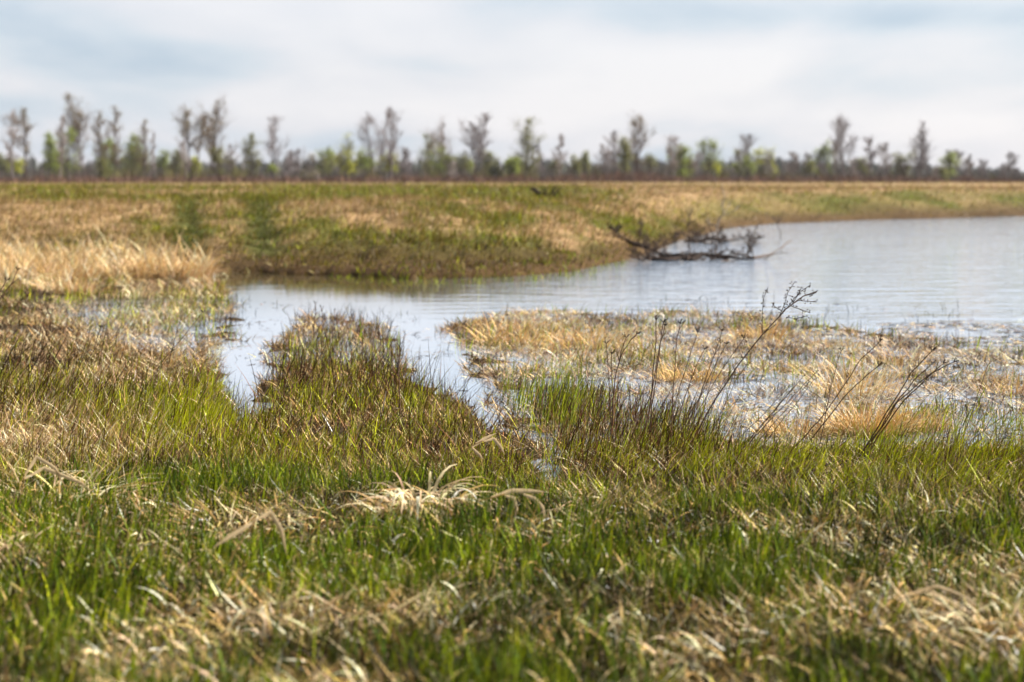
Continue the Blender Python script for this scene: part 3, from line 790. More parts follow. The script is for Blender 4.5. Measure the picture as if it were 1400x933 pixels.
weed('straight dark twig standing alone near the right edge', [[(1366, 668), (1364, 640), (1362, 612)]], 11.6, 14, r=.004, head=None)
weed('leaning weed with a knobbed head cut by the left edge', [[(-30, 470), (-12, 425), (5, 402), (18, 385), (24, 369)], [(-25, 470), (-8, 430), (0, 400), (8, 384)]], 15.5, 15, r=.004)
weed('long thin weed leaning right over the left shallows', [[(170, 570), (192, 540), (225, 490), (250, 462), (277, 427)], [(172, 570), (200, 530), (222, 500), (236, 480)]], 14.5, 16)
weed('upright slender weed with a bent tip in the left grass', [[(72, 600), (78, 560), (110, 510), (128, 480), (137, 448)]], 13.8, 17)
weed('dark stalk with small knobs by the left shallows', [[(56, 480), (60, 440), (68, 412)], [(60, 480), (66, 450), (72, 425)]], 17.5, 18)
weed('tall dark stem rising from the right side of the grassy spit', [[(548, 640), (547, 544), (545, 510), (546, 475)]], 13.0, 19, r=.0034, head='small')
weed('fine leaning weed over the water right of the grassy spit', [[(580, 600), (600, 570), (640, 520), (660, 500)]], 13.5, 20, r=.0016, head=None)
weed('dark bent sedge fan leaning over the narrow channel', [[(640, 640), (660, 590), (680, 560), (692, 535)], [(645, 640), (668, 590), (684, 565), (690, 548)], [(650, 645), (672, 600), (684, 575)]],
     12.4, 21, r=.0022, head=None)
weed('dark seed stalks at the back of the grassy spit', [[(428, 470), (430, 440), (431, 415)], [(440, 470), (441, 440), (439, 420)], [(455, 470), (455, 445), (457, 424)]], 19.5, 22, r=.004, head='small')

# ------------------------------------------------------------------ driftwood
def branchy(m, p, d, L, r, depth, rnd, col, up=.1):
    pts = [p.copy()]; n = 5
    for i in range(n):
        d = (d + Vector((rnd.uniform(-.25, .25), rnd.uniform(-.25, .25), rnd.uniform(-.2, .2) + up * .3))).normalized()
        p = p + d * (L / n); p.z = max(p.z, .01); pts.append(p.copy())
    m.tube(pts, [max(r * (1 - .75 * i / n), .006) for i in range(n + 1)], 5, tuple(np.array(col) * rnd.uniform(.7, 1.3)))
    if depth > 0:
        for k in range(rnd.randint(3, 5)):
            i = rnd.randint(1, n)
            dd = (d + Vector((rnd.uniform(-1, 1), rnd.uniform(-1, 1), rnd.uniform(-.3, .9) + up))).normalized()
            branchy(m, pts[i], dd, L * rnd.uniform(.3, .55), r * .5, depth - 1, rnd, col, up)
WOOD = (.085, .058, .045); DWOOD = (.035, .024, .02)
def brush(label, a, b, n, seed, hgt, logr=.06):
    rnd = random.Random(seed)
    A = Vector((*[float(v) for v in ground(*a)], .03)); B = Vector((*[float(v) for v in ground(*b)], .03))
    root = empty('driftwood_pile', A, label, 'driftwood', 'driftwood piles in the shallow river')
    for k in range(3):
        m = MB(); s = A.lerp(B, rnd.uniform(-.02, .15)) + Vector((0, rnd.uniform(-1.2, 1.2), 0)); e = A.lerp(B, rnd.uniform(.6, 1)) + Vector((0, rnd.uniform(-1.2, 1.2), .02))
        pts = [s.lerp(e, i / 7) + Vector((rnd.uniform(-.1, .1), rnd.uniform(-.2, .2), rnd.uniform(-.05, .10))) for i in range(8)]
        m.tube(pts, [logr * (.6 - .35 * i / 7) for i in range(8)], 7, DWOOD); m.build('log', M_BARK, root, A)
    for k in range(n):
            m = MB()
            p = A.lerp(B, rnd.uniform(-.12, 1) if rnd.random() < .8 else rnd.uniform(-.12, .4)) + Vector((0, rnd.uniform(-1.3, 1.3), 0))
            branchy(m, p, Vector((rnd.uniform(-1, 1), rnd.uniform(-.6, .6), rnd.uniform(-.05, .8))).normalized(), rnd.uniform(.4, 1.2) * hgt, .015, 2, rnd, WOOD, -.05)
            m.build('branch', M_BARK, root, A)
brush('front driftwood pile, a long dark line of branches lying in the river', (888, 357), (1040, 354), 54, 1, .33, .07)
brush('rear driftwood pile of fine grey twigs farther out in the river', (930, 333), (1040, 330), 50, 2, .40, .06)
rnd = random.Random(5)
A = at(846, 322, 44.5); A.z = float(height(A.x, A.y)) + .08
root = empty('fallen_tree', A, 'dark uprooted stump and trunk sliding down the bank into the driftwood', 'fallen tree')
m = MB(); E = at(905, 350, A.y - 1.5); E.z = .06
m.tube([A + Vector((-.1, 0, .0)), A.lerp(E, .3) + Vector((0, 0, -.02)), A.lerp(E, .65) + Vector((0, 0, .03)), E], [.07, .05, .045, .03], 8, DWOOD); m.build('trunk', M_BARK, root, A)
for k in range(12):
    m = MB(); branchy(m, A + Vector((-.05, 0, .12)), Vector((rnd.uniform(-1, .5), rnd.uniform(-1, 1), rnd.uniform(-.3, .5))).normalized(), .2, .03, 1, rnd, DWOOD, 0); m.build('root', M_BARK, root, A)
for k in range(9):
    m = MB(); branchy(m, A.lerp(E, rnd.uniform(.3, 1)), Vector((rnd.uniform(-.4, 1), rnd.uniform(-.6, .6), rnd.uniform(.0, .6))).normalized(), rnd.uniform(.3, .6), .016, 2, rnd, WOOD, 0); m.build('branch', M_BARK, root, A)
# loose curved branch at the right end
P = [Vector((*[float(v) for v in ground(a, b)], z)) for a, b, z in ((1030, 354, .02), (1052, 352, .05), (1068, 349, .16), (1082, 345, .3))]
root = empty('bent_branch', P[0], 'single curved branch rising from the river at the end of the driftwood', 'branch')
m = MB(); m.tube(P, [.03, .024, .018, .01], 6, WOOD); m.build('limb', M_BARK, root, P[0])
m = MB(); q = P[1]; m.tube([q, q + Vector((.3, .1, .05)), q + Vector((.5, .1, .02))], [.012, .01, .006], 5, WOOD); m.build('twig', M_BARK, root, P[0])

def sapling(name, label, pts, Y, r, col, seed, nb=6, cat='sapling', group=None):
    rnd = random.Random(seed)
    P = [at(a, b, Y) for a, b in pts]; P[0].z = float(height(P[0].x, Y)) - .05
    root = empty(name, P[0], label, cat, group)
    m = MB(); n = len(P)
    m.tube(P, [r * (1 - .7 * i / (n - 1)) for i in range(n)], 6, col); m.build('trunk', M_BARK, root, P[0])
    for k in range(nb):
        m = MB(); i = rnd.randint(1, n - 2); p = P[i].lerp(P[i + 1], rnd.random())
        branchy(m, p, Vector((rnd.uniform(-1, 1), rnd.uniform(-.7, .7), rnd.uniform(.2, 1))).normalized(), rnd.uniform(.3, .7) * abs(P[-1].z - P[0].z) * .5, r * .4, 1, rnd, col); m.build('branch', M_BARK, root, P[0])
sapling('dead_sapling', 'pale crooked dead sapling rising above the driftwood against the bank', [(984, 330), (980, 312), (983, 300), (990, 292), (987, 283), (991, 270)], 55, .028, (.36, .30, .25), 1, 5)
sapling('dead_sapling', 'small leafless sapling standing on the crest of the bank', [(786, 276), (787, 268), (788, 258), (787, 250)], 66, .03, (.10, .06, .045), 2, 6)
sapling('dead_sapling', 'thin leafless sapling on the bank above the fallen tree', [(942, 325), (941, 312), (943, 300), (941, 292)], 53, .02, (.12, .085, .065), 4, 7)
sapling('dead_sapling', 'tiny bare shoots standing in the river right of the driftwood', [(1068, 326), (1067, 318), (1064, 310), (1062, 305)], 57, .015, (.14, .1, .08), 5, 4)
A = at(740, 268, 62); A.z = float(height(A.x, 62)) + .05
root = empty('fallen_branch', A, 'dark fallen branch lying on the crest of the bank', 'branch')
m = MB(); m.tube([A + Vector((-.25, 0, .25)), A, A + Vector((.35, 0, -.02)), A + Vector((.75, 0, -.05))], [.05, .09, .1, .07], 7, DWOOD); m.build('limb', M_BARK, root, A)
for k in range(10):
    m = MB(); branchy(m, A + Vector((rnd.uniform(-.1, .7), 0, .03)), Vector((rnd.uniform(-1, 1), rnd.uniform(-.5, .5), rnd.uniform(.2, 1))).normalized(), rnd.uniform(.2, .4), .03, 1, rnd, DWOOD); m.build('twig', M_BARK, root, A)

# ------------------------------------------------------------------ trees
def field_z(x, y): return float(height(x, y))
def perp(d):
    a = d.cross(Vector((.3, .9, .2)))
    return a.normalized()
def make_tree(label, px, top, w, kind, seed, group='trees in the line beyond the field', lean=0, cs=None, Y=None, dens=1.0):
    rnd = random.Random(seed * 13 + 5)
    Y = Y or rnd.uniform(255, 330)
    base = at(px - lean, 250, Y); base.z = field_z(base.x, Y) - .1
    tipp = at(px, top, Y)
    H = tipp.z - base.z; Wd = w * Y / FPX / 2 * 1.45
    K = {'bare': dict(c=(.13, .11, .115), t=(.21, .185, .20), leaf=0, st=.3, up=.9),
         'pale': dict(c=(.22, .19, .19), t=(.27, .235, .235), leaf=0, st=.25, up=.9),
         'bud': dict(c=(.085, .062, .055), t=(.17, .12, .09), leaf=.6, lc=[(.20, .13, .05), (.16, .11, .04), (.15, .14, .035)], st=.35, up=.8),
         'olive': dict(c=(.07, .055, .045), t=(.11, .085, .055), leaf=1.6, lc=[(.17, .19, .04), (.21, .20, .05), (.11, .12, .03)], st=.15, up=.7),
         'green': dict(c=(.06, .05, .04), t=(.10, .09, .045), leaf=2.2, lc=[(.22, .28, .035), (.28, .33, .04), (.14, .18, .03)], st=.06, up=.7),
         'lime': dict(c=(.06, .05, .03), t=(.12, .11, .03), leaf=2.6, lc=[(.38, .40, .025), (.46, .46, .03), (.22, .25, .02)], st=.05, up=.8),
         'blossom': dict(c=(.07, .05, .05), t=(.16, .13, .11), leaf=2.0, lc=[(.60, .54, .46), (.32, .28, .18), (.22, .20, .10)], st=.08, up=.7)}[kind]
    start = cs if cs is not None else K['st']
    name = {'bare': 'bare_tree', 'pale': 'bare_tree', 'bud': 'budding_tree', 'olive': 'leafing_tree', 'green': 'leafing_tree', 'lime': 'leafing_tree', 'blossom': 'blossoming_shrub'}[kind]
    root = empty(name, base, label, 'shrub' if kind == 'blossom' else 'tree', group)
    tr, cr = MB(), MB()
    tips = []
    nst = 1 if (H > 8 or kind in ('bare', 'bud', 'pale')) else 3
    if w > 27 and H > 8 and kind != 'lime': nst = 2
    for sidx in range(nst):
        ox = 0 if nst == 1 else rnd.uniform(-.5, .5) * Wd
        off = Vector((ox * .25, rnd.uniform(-.3, .3), 0))
        hh = H * (1 if sidx == 0 else rnd.uniform(.78, .95))
        P = []; n = 9; wob = Vector((0, 0, 0))
        for i in range(n + 1):
            t = i / n
            wob += Vector((rnd.uniform(-1, 1), rnd.uniform(-1, 1), 0)) * .012 * H
            P.append(base + off + Vector((ox * t + (tipp.x - base.x) * t, 0, hh * t)) + wob * (1 if i else 0))
        r0 = .013 * H + .05
        tr.tube(P, [max(r0 * (1 - .9 * i / n), .015) for i in range(n + 1)], 6, K['c'])
        nb = int((15 + H * 1.3) / (nst ** .4) * (.75 + .25 * dens))
        for b in range(nb):
            t = start + (1 - start) * ((b + rnd.random()) / nb) ** 1.25; t = min(t, .985)
            i = min(int(t * n), n - 1); p = P[i].lerp(P[i + 1], t * n - i)
            u = (t - start) / (1 - start)
            env = max(.10, (1 - u ** 1.7) * (.65 + .5 * min(1, u * 3))) * rnd.choice((.55, .8, 1, 1.25)); rem = (1 - t) * H
            a = rnd.uniform(0, 2 * PI); up = K['up'] * rnd.uniform(.5, 1.3) + .35 * u
            d = Vector((math.cos(a), math.sin(a) * .9, up)).normalized()
            L = Wd * env * rnd.uniform(.6, 1.15) / max(.35, math.hypot(d.x, d.y))
            L = min(L, H * .30, (rem + .35) / max(.3, d.z) * 1.1)
            q = [p.copy()]
            for k in range(4):
                d = (d + Vector((rnd.uniform(-.2, .2), rnd.uniform(-.2, .2), .10))).normalized(); q.append(q[-1] + d * L / 4)
            rb = max(.055 * (1 - u) + .022, .02) * (H / 12 + .4) * .8
            tr.tube(q, [rb, rb * .8, rb * .6, rb * .45, .008], 4, K['c'])
            ns = 7 if kind in ('bare', 'pale', 'bud') else 5
            for s_ in range(ns):
                tt = rnd.uniform(.2, 1) * 4; i2 = min(int(tt), 3); p2 = q[i2].lerp(q[i2 + 1], tt - i2)
                d2 = (d + Vector((rnd.uniform(-1, 1), rnd.uniform(-1, 1), rnd.uniform(-.3, .8)))).normalized()
                L2 = L * rnd.uniform(.25, .5) + .15
                e = p2 + d2 * L2; mid = p2.lerp(e, .5) + Vector((0, 0, .04))
                cr.tube([p2, mid, e], [.026, .02, .012], 3, K['t'])
                tips.append(mid); tips.append(e)
                for z_ in range(4 if K['leaf'] == 0 else 2):
                    p3 = p2.lerp(e, rnd.uniform(.3, 1)); d3 = (d2 + Vector((rnd.uniform(-1, 1), rnd.uniform(-1, 1), rnd.uniform(-.2, 1)))).normalized()
                    e3 = p3 + d3 * (L2 * rnd.uniform(.4, .8) + .1)
                    cr.tube([p3, e3], [.017, .010], 3, K['t']); tips.append(e3)
    if K['leaf']:
        # leaf clumps: some limbs carry dense foliage, others stay thin
        nl = int(K['leaf'] * 2.4 * dens)
        for tp in tips:
            g = vn3(tp, seed)
            if g < .38: continue
            for k in range(nl if rnd.random() < g + .25 else 1):
                o = Vector((rnd.gauss(0, 1), rnd.gauss(0, 1), rnd.gauss(0, 1))) * .25
                c = np.array(rnd.choice(K['lc'])) * rnd.uniform(.75, 1.25)
                cr.leaf(tp + o, Vector((rnd.uniform(-1, 1), rnd.uniform(-1, 1), rnd.uniform(0, 1))), rnd.uniform(.12, .28), rnd.uniform(.10, .2), tuple(c))
    tr.build('trunk', M_BARK, root, base); cr.build('crown', M_LEAF if K['leaf'] else M_BARK, root, base)
def vn3(p, s):
    return float(.5 * vnoise(np.array(p.x * .9), np.array(p.z * .9), s) + .5 * vnoise(np.array(p.y * .9 + 9), np.array(p.z * 1.1), s + 3))

TREES = [
 ('pinkish bare birch nearest the left end of the tree line', 17, 154, 24, 'pale'),
 ('narrow olive brown spire right of the pinkish birch at the left end', 37, 149, 18, 'bud'),
 ('small bushy green tree between the left end spire and the tall round topped tree', 68, 186, 18, 'green'),
 ('slim half bare tree just left of the tall round topped tree', 82, 158, 13, 'pale'),
 ('tallest round topped brown tree in the left group', 106, 133, 36, 'bud', .4, 1.8),
 ('bushy green tree at the foot of the tall round topped tree', 90, 176, 26, 'green'),
 ('brown tree with a small dark tufted top right of the tall round topped tree', 137, 155, 22, 'bud', .3, 1.3),
 ('slender brown spire with a pointed top in the left group', 157, 148, 19, 'bud', .2, 1.3),
 ('low green tree in front of the slender brown spire', 148, 192, 28, 'green'),
 ('broad low green tree right of the slender brown spire', 182, 187, 32, 'green'),
 ('pointed brown tree behind the broad low green tree', 197, 167, 17, 'bud', .2, 1.2),
 ('very thin bare pole tree at the right end of the left group', 209, 181, 7, 'pale'),
 ('small green tree alone in the gap after the left group', 223, 208, 19, 'green'),
 ('small olive tree left of the tall forked tree', 241, 208, 20, 'olive'),
 ('little pinkish bare tree left of the tall forked tree', 254, 194, 14, 'pale'),
 ('bare vase shaped tree with a dark tuft, left partner of the tall forked tree', 264, 155, 30, 'bud', .45, 1.4),
 ('tall forked tree with open ragged crown and wide side limbs', 286, 144, 42, 'bud', .3, 1.2),
 ('narrow green shrub at the foot of the tall forked tree', 297, 205, 16, 'olive'),
 ('short bare tree right of the tall forked tree', 313, 199, 17, 'pale'),
 ('olive tree with a dark stem standing alone at left of the bare twin tops', 345, 184, 23, 'olive'),
 ('grey bare tree with twin tops', 375, 163, 27, 'bare', .3),
 ('thin bare pole right of the grey tree with twin tops', 397, 207, 8, 'bare'),
 ('short dark bare tree beside the thin bare pole', 408, 206, 13, 'bare'),
 ('whitish blossoming shrub left of the bright lime tree', 421, 214, 30, 'blossom'),
 ('olive green tree touching the bright lime tree on its left', 446, 200, 24, 'green'),
 ('brightest lime green tree of the whole line', 470, 190, 32, 'lime'),
 ('dull green tree right of the bright lime tree', 498, 208, 25, 'green'),
 ('tall lavender grey bare tree, left one of the tall pair', 514, 149, 29, 'bare', .2, 1.3),
 ('tall brownish bare tree, right one of the tall pair', 536, 150, 26, 'bare', .2, 1.3),
 ('short leaning bare tree right of the tall pair', 553, 205, 18, 'bare'),
 ('green and brown tree left of the pale feathery tree', 585, 186, 22, 'olive'),
 ('pale feathery bare tree in the middle of the line', 601, 170, 32, 'pale'),
 ('narrow dark tree right of the pale feathery tree', 614, 214, 11, 'olive'),
 ('squat olive tree left of the oval topped tree', 634, 208, 26, 'olive'),
 ('dark bare tree with an oval top near the middle', 656, 158, 30, 'bare', .3, 1.7),
 ('squat olive tree right of the oval topped tree', 668, 205, 22, 'olive'),
 ('full olive crowned tree right of the middle', 719, 167, 36, 'olive', .1, 1.2),
 ('low light green tree at the left foot of the full olive tree', 701, 220, 18, 'green'),
 ('faint distant spindly spire standing apart', 766, 186, 14, 'pale'),
 ('small dark green tree below the spindly spire', 755, 221, 15, 'olive'),
 ('small dark tree right of the spindly spire', 787, 216, 14, 'olive'),
 ('narrow dark pointed tree right of the spindly spire', 800, 208, 9, 'olive'),
 ('faint pale bare tree left of the ragged brown tree', 823, 200, 16, 'pale'),
 ('thin bare tree with a tufted top left of the ragged brown tree', 841, 180, 16, 'bare', .3),
 ('small olive tree touching the ragged brown tree', 857, 190, 15, 'olive', .3),
 ('tall ragged brown tree with gaps in its crown right of centre', 873, 163, 38, 'bud', .2, 1.3),
 ('pale bare tree behind the green tree right of the ragged brown one', 922, 190, 22, 'pale'),
 ('mid green tree right of the ragged brown one', 932, 201, 22, 'green'),
 ('pinkish small bare tree between two green trees', 955, 211, 19, 'pale'),
 ('green tree with a pale bare tip and a side limb', 975, 191, 32, 'green', .1, .8),
 ('pale little bare tree left of the lavender one', 1008, 206, 14, 'pale'),
 ('lavender bare tree with an egg shaped top', 1021, 186, 22, 'bare', .2, 1.4),
 ('yellow green tree right of the lavender bare tree', 1047, 207, 26, 'lime'),
 ('faint small bare tree in the gap right of the yellow green tree', 1085, 211, 16, 'pale'),
 ('very small bare tree left of the compact green tree', 1103, 213, 11, 'bare'),
 ('compact green tree left of the spreading bare tree', 1122, 197, 22, 'green'),
 ('pale thin tree behind the spreading bare tree', 1139, 196, 20, 'pale'),
 ('spreading bare tree with a round fan of branches on the right', 1152, 169, 42, 'bare', .35, 1.3),
 ('brown bare tree right of the spreading bare tree', 1190, 193, 25, 'bare', .2),
 ('pale bare tree left of the tall right hand spire', 1211, 199, 22, 'pale'),
 ('wide low olive tree under the brown bare tree', 1181, 222, 40, 'olive'),
 ('wide low olive tree at the left foot of the tall right hand spire', 1230, 214, 36, 'olive'),
 ('tall dark bare spire, the tallest tree on the right', 1257, 166, 30, 'bare', .12, 1.8),
 ('narrow green tree right of the tall right hand spire', 1297, 205, 15, 'green'),
 ('narrow brown bare tree next to the narrow green tree at right', 1308, 209, 15, 'bare'),
 ('hair thin pale tree near the right end', 1328, 213, 7, 'pale'),
 ('small bare tree near the right end of the line', 1343, 223, 17, 'bare'),
 ('last small bare tree at the right end of the line', 1382, 211, 15, 'bare'),
]
rt = random.Random(88)
FILL = []
for k in range(44):
    px_ = -8 + 1416 * (k + rt.uniform(0, 1)) / 44
    kd = rt.choice(['green', 'olive', 'olive', 'bare', 'bare', 'pale', 'lime'] if px_ < 1080 else ['bare', 'olive', 'bare', 'pale'])
    if px_ < 1080: tp = rt.uniform(203, 232)
    else: tp = rt.uniform(218, 234)
    FILL.append(('small ' + {'green': 'green leafing', 'olive': 'dull olive leafing', 'bare': 'bare grey', 'pale': 'pale bare', 'lime': 'yellow green leafing'}[kd] + ' tree, one of many filling the gaps low between the taller trees', px_, tp, rt.uniform(11, 26), kd))
for i, t in enumerate(FILL):
    make_tree(t[0], t[1], t[2], t[3], t[4], 200 + i, group='small ' + t[4] + ' trees low in the tree line', cs=.03, dens=.9)
for i, t in enumerate(TREES):
    make_tree(t[0], t[1], t[2], t[3], t[4], i + 1, cs=t[5] if len(t) > 5 else None, dens=t[6] if len(t) > 6 else 1.0)

# low scrub under the trees, uncountable
def scrub():
    rng = np.random.default_rng(77)
    N = 60000
    Y = rng.uniform(235, 345, N); X = rng.uniform(-.36, .36, N) * Y
    px, _ = project(X, Y)
    hm = .3 + 2.4 * fbm(px / 22, Y * .02 + 3, 401, 3) ** 1.3 + np.interp(px, [0, 60, 400, 800, 850, 900, 1020, 1200, 1400], [.8, 1.2, 1.0, 1.1, 1.9, 1.5, 1.0, .6, .2]) 
    hm = hm * np.where(Y < 262, .5, 1.0)
    Z = height(X, Y)
    t = rng.uniform(0, 1, N) ** 1.4
    front = (Y < 262)
    cb = pal([((.08, .065, .07), 4), ((.11, .09, .095), 3), ((.05, .045, .05), 3), ((.07, .07, .03), 2)], N, rng)
    cf = pal([((.13, .07, .055), 4), ((.10, .055, .045), 3), ((.15, .09, .05), 2)], N, rng)
    greenish = fbm(px / 30, Y * .01, 411, 2)
    co = pal([((.10, .10, .03), 3), ((.12, .09, .04), 2)], N, rng)
    C = np.where(front[:, None], cf, np.where((greenish > .58)[:, None], co, cb))
    V, F, CC = blade_arrays(np.stack([X, Y, Z], -1), hm * (.4 + .6 * rng.uniform(0, 1, N)), rng.uniform(.04, .11, N), rng.uniform(0, 2 * PI, N),
                            rng.uniform(0, .5, N), rng.uniform(-.3, .5, N), C, 3, rng)
    tag(fastmesh('scrub_thicket', V, F, CC, M_BARK), 'low reddish brown scrub running along the foot of the tree line', kind='stuff')
    # far wood: many tapering tree shapes merging to one mass
    m = MB(); rnd = random.Random(9)
    N = 15000
    Y = rng.uniform(600, 700, N); X = rng.uniform(-.40, .40, N) * Y
    px, _ = project(X, Y)
    hh = np.interp(px, [0, 300, 420, 700, 900, 1150, 1280, 1400], [7.2, 6, 6.6, 6, 6.6, 6, 4.6, 3.6]) * (.6 + .8 * fbm(px / 14, Y * .004, 421, 3)) * (.75 + .35 * rng.uniform(0, 1, N))
    V, F, CC = blade_arrays(np.stack([X, Y, np.full(N, 1.2)], -1), hh, rng.uniform(.6, 1.4, N), rng.uniform(0, 2 * PI, N), rng.uniform(0, .06, N), np.zeros(N),
                            pal([((.05, .06, .05), 3), ((.09, .08, .08), 3)], N, rng), 3, rng)
    tag(fastmesh('distant_wood', V, F, CC, M_BARK), 'far blue grey forest strip on the horizon behind the trees', kind='stuff')
scrub()

# floating bits on the calm water
def floating():
    rng = np.random.default_rng(31)
    arr = []
    for poly, dens, s in [([(290, 395), (420, 400), (400, 470), (370, 560), (330, 590), (285, 560)], 26, 1), ([(540, 440), (640, 450), (700, 540), (770, 620), (760, 690), (690, 620), (600, 540)], 45, 2),
                          ([(880, 400), (1400, 430), (1400, 485), (880, 440)], 10, 3), ([(640, 430), (1500, 440), (1500, 640), (760, 640)], 420, 4), ([(60, 380), (320, 378), (320, 480), (60, 480)], 260, 5)]:
        P, rg = scatter(poly, dens, 900 + s, 14, (1.0, .35, .65), -2)
        P[:, 2] = .003; n = len(P)
        arr.append(blade_arrays(P, rg.uniform(.03, .14, n), rg.uniform(.004, .012, n), rg.uniform(0, 2 * PI, n), rg.uniform(1.5, 1.6, n), rg.uniform(-.02, .0, n),
                                pal([(BRN, 3), (DBR, 2), (GST, 2), (RBR, 2)] + ([(PST, 2), (STR, 2)] if s > 3 else []), n, rg), 2, rg))
    off = 0; V, F, C = [], [], []
    for a, b, c in arr: V.append(a); F.append(b + off); C.append(c); off += len(a)
    tag(fastmesh('floating_debris', np.concatenate(V), np.concatenate(F), np.concatenate(C), M_STEM), 'dark bits of dead plants floating on the calm water', kind='stuff')
floating()

# ------------------------------------------------------------------ haze
def haze():
    x0, x1, y0, y1, z0, z1 = -420, 420, -60, 740, -4.5, 24
    V = [(x, y, z) for z in (z0, z1) for (x, y) in ((x0, y0), (x1, y0), (x1, y1), (x0, y1))]
    F = [(3, 2, 1, 0), (4, 5, 6, 7), (0, 1, 5, 4), (1, 2, 6, 5), (2, 3, 7, 6), (3, 0, 4, 7)]
    m, nt, out = new_mat('haze_air')
    v = nt.nodes.new('ShaderNodeVolumePrincipled')
    v.inputs['Color'].default_value = (.86, .9, 1, 1); v.inputs['Density'].default_value = HAZE; v.inputs['Anisotropy'].default_value = .2
    nt.links.new(v.outputs[0], out.inputs['Volume'])
    tag(fastmesh('haze', V, F, None, m), 'thin pale spring haze over the river plain', kind='stuff')
EXPO = 1.6; HAZE = .00011; DENOISE = True
haze()

# ------------------------------------------------------------------ sky, sun, camera
SUN_EL, SUN_AZ = 37.0, 66.0      # degrees; azimuth clockwise from the view direction (+Y)
w = bpy.data.worlds.new('World'); SC.world = w; w.use_nodes = True
nt = w.node_tree; nt.nodes.clear(); N = nt.nodes.new; Lk = nt.links.new
out = N('ShaderNodeOutputWorld'); bg = N('ShaderNodeBackground'); Lk(bg.outputs[0], out.inputs[0])
sky = N('ShaderNodeTexSky'); sky.sky_type = 'NISHITA'; sky.sun_disc = False
sky.sun_elevation = rad(SUN_EL); sky.sun_rotation = rad(SUN_AZ); sky.air_density = 1; sky.dust_density = 2; sky.ozone_density = 1.5
SKY_STR = .1
bg.inputs['Strength'].default_value = SKY_STR
tc = N('ShaderNodeTexCoord'); sep = N('ShaderNodeSeparateXYZ'); Lk(tc.outputs['Generated'], sep.inputs[0])
def math_(op, a, b=None):
    n = N('ShaderNodeMath'); n.operation = op
    for i, q in enumerate((a, b)):
        if q is None: continue
        if isinstance(q, (int, float)): n.inputs[i].default_value = q
        else: Lk(q, n.inputs[i])
    return n.outputs[0]
zz = math_('ADD', math_('MAXIMUM', sep.outputs['Z'], 0.0), .14)
cx = math_('DIVIDE', sep.outputs['X'], zz); cy = math_('DIVIDE', sep.outputs['Y'], zz)
cmb = N('ShaderNodeCombineXYZ'); Lk(cx, cmb.inputs[0]); Lk(cy, cmb.inputs[1])
def cn(scale, off, detail, rough):
    mp = N('ShaderNodeMapping'); mp.inputs['Location'].default_value = off; mp.inputs['Scale'].default_value = (1.6, .9, 1); Lk(cmb.outputs[0], mp.inputs[0])
    n = N('ShaderNodeTexNoise'); n.inputs['Scale'].default_value = scale; n.inputs['Detail'].default_value = detail; n.inputs['Roughness'].default_value = rough
    n.inputs['Distortion'].default_value = .3
    Lk(mp.outputs[0], n.inputs[0]); return n.outputs['Fac']
c1 = cn(.42, (5.4, 33.9, 0), 4, .45); c2 = cn(1.1, (7.7, 2.2, 0), 5, .5)
cf = math_('ADD', math_('MULTIPLY', c1, .62), math_('MULTIPLY', c2, .38))
# thinner blue grey gaps in the cloud deck
def gap(x0, z0, sx, sz, a):
    u = math_('DIVIDE', math_('SUBTRACT', sep.outputs['X'], x0), sx); v = math_('DIVIDE', math_('SUBTRACT', sep.outputs['Z'], z0), sz)
    q = math_('ADD', math_('MULTIPLY', u, u), math_('MULTIPLY', v, v))
    return math_('MULTIPLY', math_('POWER', 2.718, math_('MULTIPLY', q, -1)), a)
for g in ((.17, .080, .12, .0095, .15), (-.15, .056, .15, .013, .015), (.03, .048, .06, .008, .05), (.19, .045, .05, .007, .045)):
    cf = math_('SUBTRACT', cf, gap(*g))
ramp = N('ShaderNodeValToRGB'); Lk(cf, ramp.inputs[0])
k = 1.03 / SKY_STR / 2 ** EXPO
e = ramp.color_ramp.elements
e[0].position = .34; e[0].color = (.42, .53, .66, 1)
e[1].position = .57; e[1].color = (.83, .82, .86, 1)
x = e.new(.42); x.color = (.60, .67, .76, 1)
x = e.new(.49); x.color = (.74, .75, .81, 1)
sc_ = N('ShaderNodeVectorMath'); sc_.operation = 'SCALE'; Lk(ramp.outputs[0], sc_.inputs[0])
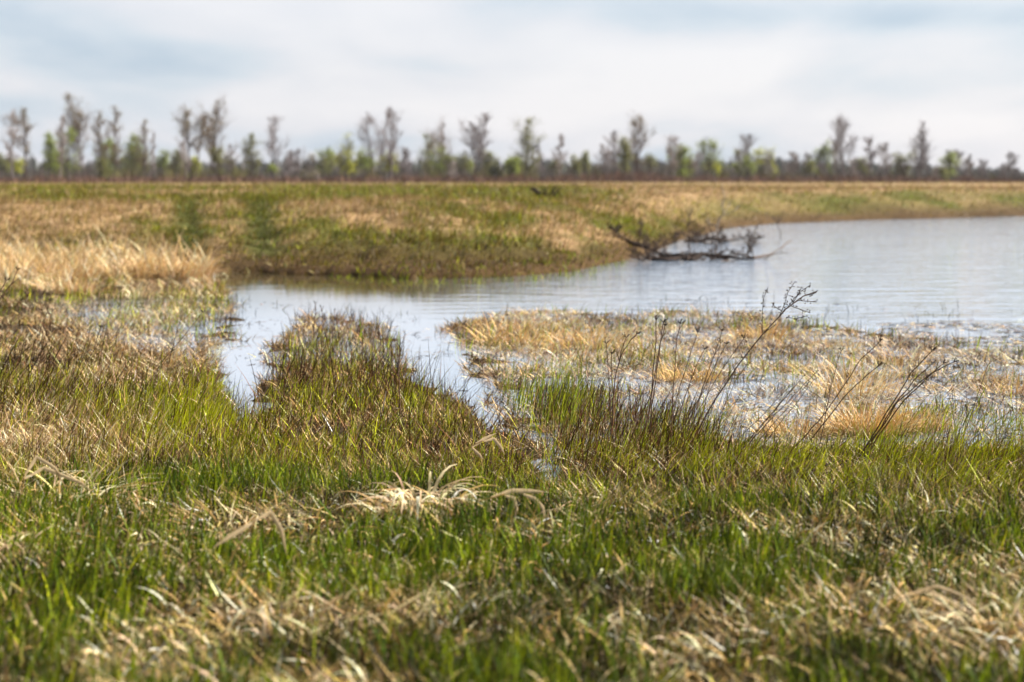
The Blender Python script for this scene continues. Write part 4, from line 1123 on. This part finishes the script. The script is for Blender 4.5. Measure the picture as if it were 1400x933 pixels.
# sky dimmed overhead, out of view, to lower the fill light
mr = N('ShaderNodeMapRange'); mr.inputs['From Min'].default_value = .4; mr.inputs['From Max'].default_value = .75
mr.inputs['To Min'].default_value = k; mr.inputs['To Max'].default_value = k * .28; Lk(sep.outputs['Z'], mr.inputs['Value'])
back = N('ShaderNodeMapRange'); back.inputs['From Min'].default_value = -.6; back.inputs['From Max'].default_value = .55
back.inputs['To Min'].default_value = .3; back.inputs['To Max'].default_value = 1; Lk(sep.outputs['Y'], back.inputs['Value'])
Lk(math_('MULTIPLY', mr.outputs[0], back.outputs[0]), sc_.inputs['Scale'])   # unseen sky behind the camera dimmed to cut fill and raise contrast
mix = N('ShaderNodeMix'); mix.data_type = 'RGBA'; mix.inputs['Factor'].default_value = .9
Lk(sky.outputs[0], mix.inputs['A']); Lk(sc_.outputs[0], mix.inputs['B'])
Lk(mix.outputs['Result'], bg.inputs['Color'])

sd = bpy.data.lights.new('sun', 'SUN'); sd.energy = 5.0; sd.angle = rad(1.0); sd.color = (1, .93, .81)
so = bpy.data.objects.new('sun', sd); COL.objects.link(so)
az = rad(SUN_AZ); el = rad(SUN_EL)
dirv = Vector((math.sin(az) * math.cos(el), math.cos(az) * math.cos(el), math.sin(el)))
so.rotation_euler = dirv.to_track_quat('Z', 'Y').to_euler()

cd = bpy.data.cameras.new('camera'); cd.lens = LENS; cd.sensor_width = 36; cd.clip_end = 12000; cd.clip_start = .1
co = bpy.data.objects.new('camera', cd); COL.objects.link(co)
co.location = (0, 0, CAM_H); co.rotation_euler = (PI / 2 - PITCH, 0, 0)
cd.dof.use_dof = True; cd.dof.focus_distance = 12.7; cd.dof.aperture_fstop = 2.1; cd.dof.aperture_blades = 0
SC.camera = co
vs = SC.view_settings; vs.view_transform = 'Standard'; vs.look = 'None'; vs.gamma = 1; vs.exposure = EXPO; vs.use_curve_mapping = False
cy_ = SC.cycles
SC.render.engine = 'CYCLES'
cy_.max_bounces = 6; cy_.diffuse_bounces = 1; cy_.glossy_bounces = 2; cy_.transmission_bounces = 3; cy_.transparent_max_bounces = 4; cy_.volume_bounces = 0
cy_.use_denoising = DENOISE
